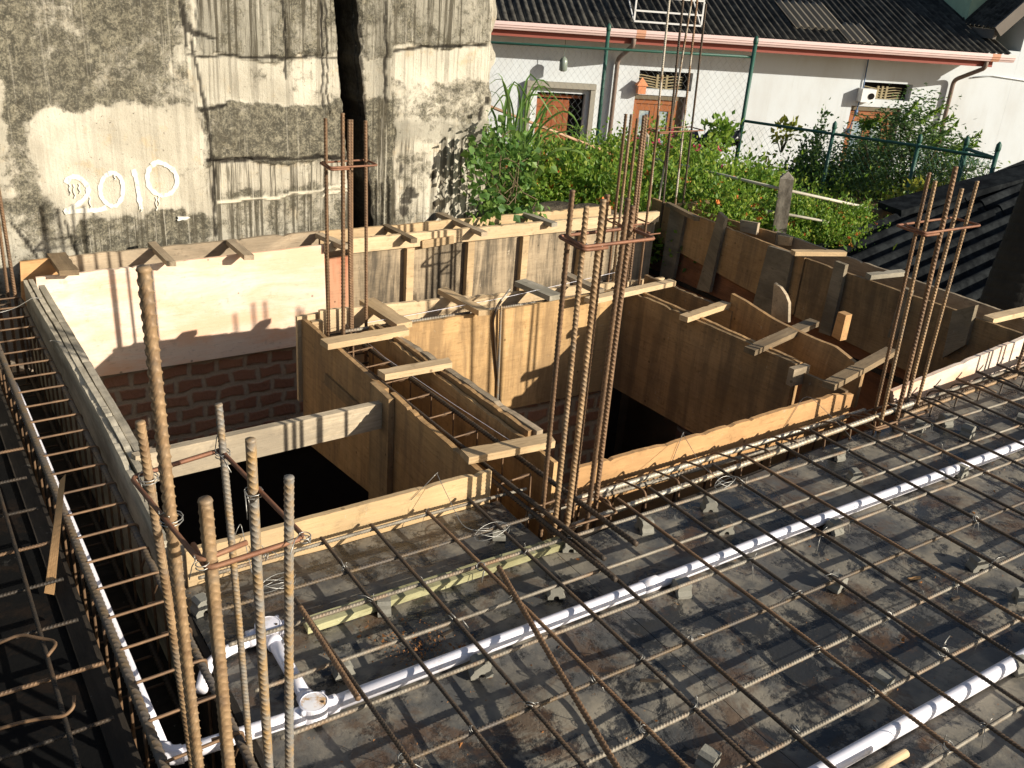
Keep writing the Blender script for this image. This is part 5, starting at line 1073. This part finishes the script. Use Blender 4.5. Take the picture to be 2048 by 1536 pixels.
# ------------------------------------------------------------ plants
def leaves_np(P,Dr,L,wr=.45,fold=.25,r=rng):
    n=len(P); Dr=Dr/np.linalg.norm(Dr,axis=1)[:,None]; rv=r.normal(size=(n,3)); S_=np.cross(Dr,rv); S_/=np.linalg.norm(S_,axis=1)[:,None]; Nn=np.cross(Dr,S_)
    L=np.broadcast_to(L,(n,))[:,None]; W=L*wr*.5
    m=P+Dr*L*.42+Nn*L*fold*.2
    V=np.stack([P,m+S_*W,P+Dr*L-Nn*L*fold*.3,m-S_*W],1).reshape(-1,3)
    i=np.arange(n)*4
    return V,np.concatenate([np.stack([i,i+1,i+2],-1),np.stack([i,i+2,i+3],-1)])
def clump_pts(n,rad,nc,cr,r,flat=.0):
    c=r.normal(size=(nc,3)); c/=np.linalg.norm(c,axis=1)[:,None]; c*=(r.uniform(.35,1,size=(nc,1)))**.5; c[:,2]=np.abs(c[:,2])*.9-.15*(c[:,2]<0)
    k=r.integers(0,nc,n); p=c[k]+r.normal(size=(n,3))*cr; return p*A(*rad),c*A(*rad)
def bush(name,loc,rad,n,L,mat,label,cat,group,seed,nc=26,cr=.15,wr=.62,flowers=None,stems=True,up=.12,fl=0.03,rz=0.):
    r=np.random.default_rng(seed); p,c=clump_pts(n,rad,nc,cr,r); p[:,2]=np.maximum(p[:,2],-.02)+.05
    d=p/A(*rad)*.6+r.normal(size=p.shape)*.7+A(0,0,up); p=p*(1+.12*np.sin(p[:,:1]*23+p[:,1:2]*17+seed))
    t=empty(name,loc,label,cat,group,rz)
    V,F=leaves_np(p,d,r.uniform(.6,1.25,n)*L,wr,r=r)
    mesh('foliage',V,[F],mat,t,local=True)
    if stems:
        mb=MB()
        for q in c[:14]: tube_mb(mb,[A(0,0,-.1)+q*A(.1,.1,0),q*A(.5,.5,.55),q],.006,4)
        mb.build('stem',STEM,t,local=True)
    if flowers:
        fm,k=flowers; s=r.normal(size=(k,3)); s/=np.linalg.norm(s,axis=1)[:,None]; s[:,2]=np.abs(s[:,2]); pos=c[r.integers(0,nc,k)**2//nc]*1.04+s*A(*rad)*cr*1.2; pos[:,2]+=.05
        rp_=np.repeat(pos,5,0); dd=r.normal(size=(5*k,3))+np.repeat(s,5,0)*.8+A(-.2,-.5,.3); V,F=leaves_np(rp_,dd,fl,.8,r=r); mesh('flower',V,[F],fm,t,local=True)
    return t
def dup(t,loc,rz,sc,label):
    c=t.copy(); COL.objects.link(c); c.matrix_world=Matrix.Translation(Vector(loc))@Matrix.Rotation(rz,4,'Z')@Matrix.Scale(sc,4); c['label']=label
    for ch in t.children:
        d=ch.copy(); COL.objects.link(d); d.parent=c; d.matrix_parent_inverse=Matrix.Identity(4); d.matrix_basis=Matrix.Identity(4)
    return c
bpy.context.view_layer.update()
GFB='flowering bushes on the garden bank'
FB=[bush('flower_bush',(50+3*i,-50,-3),(.52,.52,.56),6500,(.042,.036,.052)[i],(LF_BUSH,LF_LIME,LF_BUSH)[i],'x','bush',GFB,20+i,nc=46,cr=.125,flowers=((PETAL_O,40) if i!=1 else (PETAL_P,26)),fl=.036) for i in range(3)]
bpy.context.view_layer.update()
# (photo point of the crown top, distance, scale, kind, label)
BU=[((1075,300),7.2,.85,0,'leafy orange-flowered bush below the red-brown door'),((1130,292),8.2,.95,0,'orange-flowered bush right under the opened red-brown door'),((1190,290),8.6,1.0,2,'orange-flowered bush at the foot of the left downpipe'),((1235,300),8.0,.9,0,'orange-flowered bush left of the shorter grey fence post'),
((1165,330),7.2,.95,2,'front bush with a few orange flowers left of the middle rebars'),((1225,345),7.4,.9,0,'green bush behind the middle rebar tops'),((1320,262),8.9,1.05,1,'pink-flowered bush below the left glazed door'),((1370,285),8.6,1.0,1,'pink-flowered bush right of the tall thin bars'),((1425,298),9.0,1.0,1,'bush with scattered pink flowers before the tall fence post'),
((1330,335),7.8,.95,2,'green bush behind the foot of the tall thin bars'),((1390,345),7.5,.95,0,'orange-flowered bush above the triangular board offcut'),((1450,340),7.9,1.0,2,'orange-flowered bush between the two rails'),((1500,335),8.3,.95,0,'bush with orange flowers left of the grey concrete post'),((1525,372),8.2,.75,2,'small bush against the left side of the grey concrete post'),
((1440,385),7.0,.9,0,'front green bush behind the studded form side'),((1490,405),7.3,.8,2,'front bush with orange flowers just left of the concrete post foot'),((1612,402),8.0,.7,0,'low yellow-orange bush right of the concrete post'),((1645,408),7.5,.7,2,'low orange-flowered bush under the pale rail'),((1695,415),7.5,.62,0,'low bush with orange flowers near the shed roof corner'),
((1628,448),7.2,.60,2,'shaded low bush right of the concrete post foot'),((1680,452),7.2,.60,0,'shaded low bush by the edge of the shed roof'),((1735,425),8.2,.55,0,'low bush beside the bare earth patch at the shrub trunk'),((1270,380),7.0,.9,2,'green bush below the shorter grey fence post')]
used=set()
for (q,D_,s_,k,l) in BU:
    top=PD(*q,D_); loc=(top[0],top[1],top[2]-.53*s_)
    if k not in used:
        used.add(k); t=FB[k]; t.matrix_world=Matrix.Translation(Vector(loc))@Matrix.Rotation(k*1.1,4,'Z')@Matrix.Scale(s_,4); t['label']=l
    else: dup(FB[k],loc,random.uniform(0,6.28),s_,l)
# ground cover that fills the bank under the bushes
r=np.random.default_rng(77); n=15000
D_=r.uniform(6.0,10.8,n); az=r.uniform(.50,1.08,n); X_=D_*np.sin(az); Y_=D_*np.cos(az); kk=((X_>5.0)|(Y_>5.45))&~((X_>5.35)&(Y_<4.4)); X_,Y_=X_[kk],Y_[kk]
P=np.stack([X_,Y_,bank_h(X_,Y_)+np.abs(r.normal(size=len(X_)))*.16],1); V,F=leaves_np(P,r.normal(size=P.shape)+A(0,0,.8),r.uniform(.03,.07,len(P)),.5,r=r)
tag(mesh('ground_cover',V,[F],LF_BUSH),kind='stuff')
# dark shrubs beyond the low fence
GS='dark shrubs beyond the low fence'
def at(px,py,D): return PD(px,py,D)
def shrub(px,pt,pb,D,wpx,n,label,seed,mat=LF_DARK,L=.05,nc=30,cr=.15,name='shrub',white=0):
    top,bot=PD(px,pt,D),PD(px,pb,D); hgt=top[2]-bot[2]; rx=wpx*D/F_/2
    return bush(name,(bot[0],bot[1],bot[2]),(rx,rx*.8,hgt*.92),n,L,mat,label,'shrub',GS,seed,nc=nc,cr=cr,flowers=((plain('petal_white',(.8,.8,.76),.6,.3,.05),white) if white else None),fl=.04,up=.15)
shrub(1605,222,420,11.0,64,3400,'narrow pointed shrub left of the right glazed door',31,L=.05,nc=26)
shrub(1600,300,425,11.0,140,5200,'wide base of dark foliage below the pointed shrub',32)
shrub(1690,300,415,11.2,160,6000,'dark round shrub directly behind the low green fence post',33,white=14)
shrub(1510,315,400,10.8,110,500,'thin sparse shrub with bare stems beside the tall fence post',34,LF_YEL,.05,14,.2)
t=empty('small_tree',PD(1795,440,10.6),'small spreading tree in front of the right glazed door','tree')
base=PD(1795,440,10.6); r=np.random.default_rng(41); mb=MB(); cen=[]
for q in ((1730,300),(1760,262),(1800,240),(1850,262),(1895,280),(1925,330),(1905,370),(1870,320),(1820,300),(1780,330),(1745,360),(1840,350),(1800,380),(1720,345),(1860,390),(1830,228),(1700,320),(1770,300),(1880,345)):
    for _ in range(3): cen.append(PD(q[0]+r.normal()*12,q[1]+r.normal()*10,10.6+r.normal()*.4)-base)
for c in cen[::2]:
    k1=c*.45+A(0,0,.05)+r.normal(size=3)*.06; tube_mb(mb,round_path([A(0,0,0)+r.normal(size=3)*A(.03,.03,0),k1,c],.1,3),.010,5)
trunk=MB(); tube_mb(trunk,[A(0,0,-.4),A(0,0,0),A(.03,0,.25),A(.0,.02,.5)],.03,8,rr=[.04,.035,.028,.015]); trunk.build('trunk',STEM,t,True,local=True)
mb.build('limb',STEM,t,True,local=True)
cen=np.array(cen); n=11000; k=r.integers(0,len(cen),n); P=cen[k]+r.normal(size=(n,3))*A(.13,.13,.07)
V,F=leaves_np(P,r.normal(size=(n,3))*A(1,1,.35)+A(.2,-.1,.0),r.uniform(.035,.06,n),.38,r=r); mesh('crown',V,[F],LF_DARK,t,local=True)
# feathery twig sprays on top right
mb=MB(); PV=[];
for (a,b) in (((1800,250),(1835,205)),((1830,250),(1885,215)),((1840,270),(1905,235)),((1860,290),(1912,250)),((1900,300),(1960,270)),((1880,310),(1950,290)),((1720,260),(1760,240)),((1715,250),(1745,246)),((1890,330),(1930,300))):
    p0,p1=PD(*a,10.5)-base,PD(*b,10.3)-base; tube_mb(mb,[p0,(p0+p1)/2+A(0,0,.03),p1],.004,4)
    for u in np.linspace(.1,1,26):
        for s_ in (-1,1): PV.append((p0+(p1-p0)*u,(p1-p0)*.6+s_*np.cross(p1-p0,A(.3,-.8,.2))*1.0+r.normal(size=3)*.06))
mb.build('twig',STEM,t,local=True)
P=np.array([p for p,_ in PV]); Dd=np.array([d for _,d in PV]); V,F=leaves_np(P,Dd,r.uniform(.05,.08,len(P)),.35,r=r); mesh('foliage_spray',V,[F],LF_BUSH,t,local=True)
# yellowish plant by the gate, pots in black bags under the left glazed door
bush('low_plant',PD(1865,425,8.8),(.42,.30,.20),900,.05,LF_YEL,'low yellowish plant behind the rebars by the shed ridge','plant',None,51,nc=16,flowers=(PETAL_O,10))
bush('low_plant',PD(1570,262,10.6)-A(0,0,.12),(.12,.12,.14),60,.09,LF_YEL,'small plant with yellow leaves left of the pointed shrub','plant',None,52,nc=6,cr=.3)
BAG=plain('black_plastic',(.012,.012,.014),.35,.5,.3,20)
def bag(px0,py0,px1,py1,D,label,seed):
    a,b=PD(px0,py0,D),PD(px1,py1,D); r=np.random.default_rng(seed); c=(a+b)/2; wd=np.linalg.norm((b-a)*A(1,1,0))/2; hh=abs(a[2]-b[2])/2
    nu,nv=20,12; u=np.linspace(0,2*math.pi,nu+1)[:-1]; v=np.linspace(0,1,nv); V=[]
    for vv in v:
        rad=wd*(.15+.85*math.sin(math.pi*min(1,.08+vv*.92))**.45)
        for uu in u: V.append(c+A(math.cos(uu)*rad*(1+.12*math.sin(5*uu+3*vv)+.06*r.normal()),math.sin(uu)*rad*.7*(1+.1*r.normal()),-hh+2*hh*vv+.02*r.normal()))
    i=np.arange(nv-1)[:,None]*nu; j=np.arange(nu)[None,:]; jn=(j+1)%nu
    tag(mesh('plastic_bag',np.array(V),[np.stack([i+j,i+jn,i+nu+jn,i+nu+j],-1).reshape(-1,4)],BAG,None,True),label,'bag','black grow bags by the house')
bag(1356,262,1402,320,10.0,'black plastic bag under the left glazed door',1); bag(1402,262,1440,300,10.1,'black plastic grow bag with a plant beside the tall fence post',2); bag(1444,260,1482,292,10.3,'black plastic sheet bundle hanging at the tall fence post',3)
bush('low_plant',PD(1425,300,9.9),(.18,.18,.24),260,.07,LF_BUSH,'leafy plant growing out of a black grow bag','plant',None,53,nc=9,cr=.25)
# tall grass and creeper at the wall end
def blade(mb,b,tip,bend,wd,n=16):
    b,tip=A(*b),A(*tip); hd=(tip-b)*A(1,1,0); hd=hd/(np.linalg.norm(hd)+1e-6); dr=rng.uniform(.05,.22)
    ctrl=b+(tip-b)*.55+A(0,0,bend*.5)-hd*.03; end=tip+hd*dr*.8-A(0,0,dr*rng.uniform(.5,1.3))
    P=round_path([b,ctrl,tip,end],.16,4); seg=np.r_[0,np.cumsum(np.linalg.norm(np.diff(P,axis=0),axis=1))]; t=np.linspace(0,seg[-1],n); P=np.stack([np.interp(t,seg,P[:,k]) for k in range(3)],1); u=np.linspace(0,1,n)[:,None]
    T=np.gradient(P,axis=0); S_=np.cross(T,A(0,0,1)+rng.normal(size=3)*.5); S_/=np.linalg.norm(S_,axis=1)[:,None]+1e-9; Nn=np.cross(S_,T); Nn/=np.linalg.norm(Nn,axis=1)[:,None]+1e-9
    w_=(wd*np.sin(math.pi*np.clip(.12+u[:,0]*.88,0,1))**.7)[:,None]
    V=np.concatenate([P+S_*w_-Nn*w_*.3,P,P-S_*w_-Nn*w_*.3]); i=np.arange(n-1)
    mb.add(V,[np.concatenate([np.stack([i,i+1,i+1+n,i+n],-1),np.stack([i+n,i+n+1,i+1+2*n,i+2*n],-1)])])
gr=empty('tall_grass',PD(1035,300,7.0),'clump of tall arching grass beside the end of the mossy wall','grass')
mb=MB()
for (b,t_,bd) in [((1040,300),(1082,165),.52),((1035,305),(1075,168),.45),((1020,310),(1030,150),.25),((1000,305),(1022,158),.12),((1005,300),(990,175),.35),((1045,310),(1135,180),.22),((1050,310),(1120,190),.15),((1040,315),(1130,212),.16),((1055,320),(1165,255),.32),((1060,320),(1155,245),.42),((1045,300),(1060,135),.22),((1030,300),(1085,150),.30),((1050,300),(1105,180),.12),((1065,320),(1180,300),.35),((1010,310),(985,230),.1),((1020,300),(1002,140),.2),((1045,315),(1100,250),.3),((1065,330),(1140,330),.35),((1030,320),(1075,270),.12),((1038,300),(1070,200),.1),((1050,305),(1115,260),.42)]:
    for q in range(2):
        D_=7.0+rng.normal()*.14; j=rng.normal(size=4)*(6+10*q); blade(mb,PD(b[0]+j[0],b[1]+abs(j[1]),D_),PD(t_[0]+j[2],t_[1]+abs(j[3])*q,D_),bd*.5,.0075+.005*rng.uniform())
mb.build('blade',LF_GRASS,gr)
vn=empty('creeper',(3.2,5.05,-.2),'broad-leaved creeper climbing over the end of the mossy wall','creeper')
r=np.random.default_rng(61); P=[]
for (cx,cy,sx,sy,k,D_) in ((1000,250,18,14,26,5.95),(960,300,14,26,46,5.85),(985,320,18,28,60,5.9),(945,330,9,22,30,5.83),(955,375,12,22,36,5.84),(1010,290,25,18,60,6.05),(1030,320,26,20,80,6.2),(1040,350,24,22,80,6.2),(985,400,12,18,30,5.9),(1010,420,30,14,70,6.05),(1045,425,22,12,50,6.1),(975,430,14,12,26,5.85)):
    for _ in range(k): P.append(PD(cx+r.normal()*sx,cy+r.normal()*sy,D_+abs(r.normal())*.06-.05))
P=np.array(P); n=len(P); Dd=r.normal(size=(n,3))*.5+A(.1,-.5,-.45); Lf=r.uniform(.03,.07,n)
V,F=leaves_np(P,Dd,Lf,.85,.3,r=r); mesh('foliage',V,[F],LF_VINE,vn)
mb=MB()
for k in range(24): q=P[r.integers(0,n)]; q2=P[r.integers(0,n)]; q2=q+(q2-q)*min(1,.3/np.linalg.norm(q2-q+1e-6)); tube_mb(mb,[q,(q+q2)/2-A(0,0,.04),q2],.0035,4)
mb.build('vine_stem',STEM,vn)
# boulders of the bank
def rock(c,rad,seed,label):
    import bmesh
    bm=bmesh.new(); bmesh.ops.create_icosphere(bm,subdivisions=4,radius=1); r=np.random.default_rng(seed); ph=r.uniform(0,6,(6,3)); fr=r.uniform(1.2,5,6)
    for v in bm.verts:
        p=np.array(v.co); d=sum(math.sin(float(p@np.array([math.cos(a),math.sin(a),math.cos(b)]))*f+g)/f for (a,b,g),f in zip(ph,fr)); q=np.sign(p)*np.abs(p)**.75*(1+.16*d); v.co=Vector(q*A(*rad)+c)
    me=bpy.data.meshes.new('boulder'); bm.to_mesh(me); bm.free(); me.materials.append(ROCK); me.polygons.foreach_set('use_smooth',[True]*len(me.polygons))
    o=bpy.data.objects.new('boulder',me); COL.objects.link(o); tag(o,label,'boulder')
rock(PD(1105,412,6.5)-A(0,0,.16),(.27,.24,.20),3,'large brown boulder under the flowers right of the creeper')
rock(PD(1040,440,6.3)-A(0,0,.16),(.22,.2,.18),4,'small mossy boulder at the foot of the creeper')
rock(PD(1190,425,6.5)-A(0,0,.22),(.28,.24,.22),6,'half hidden boulder behind the middle rebar tops')
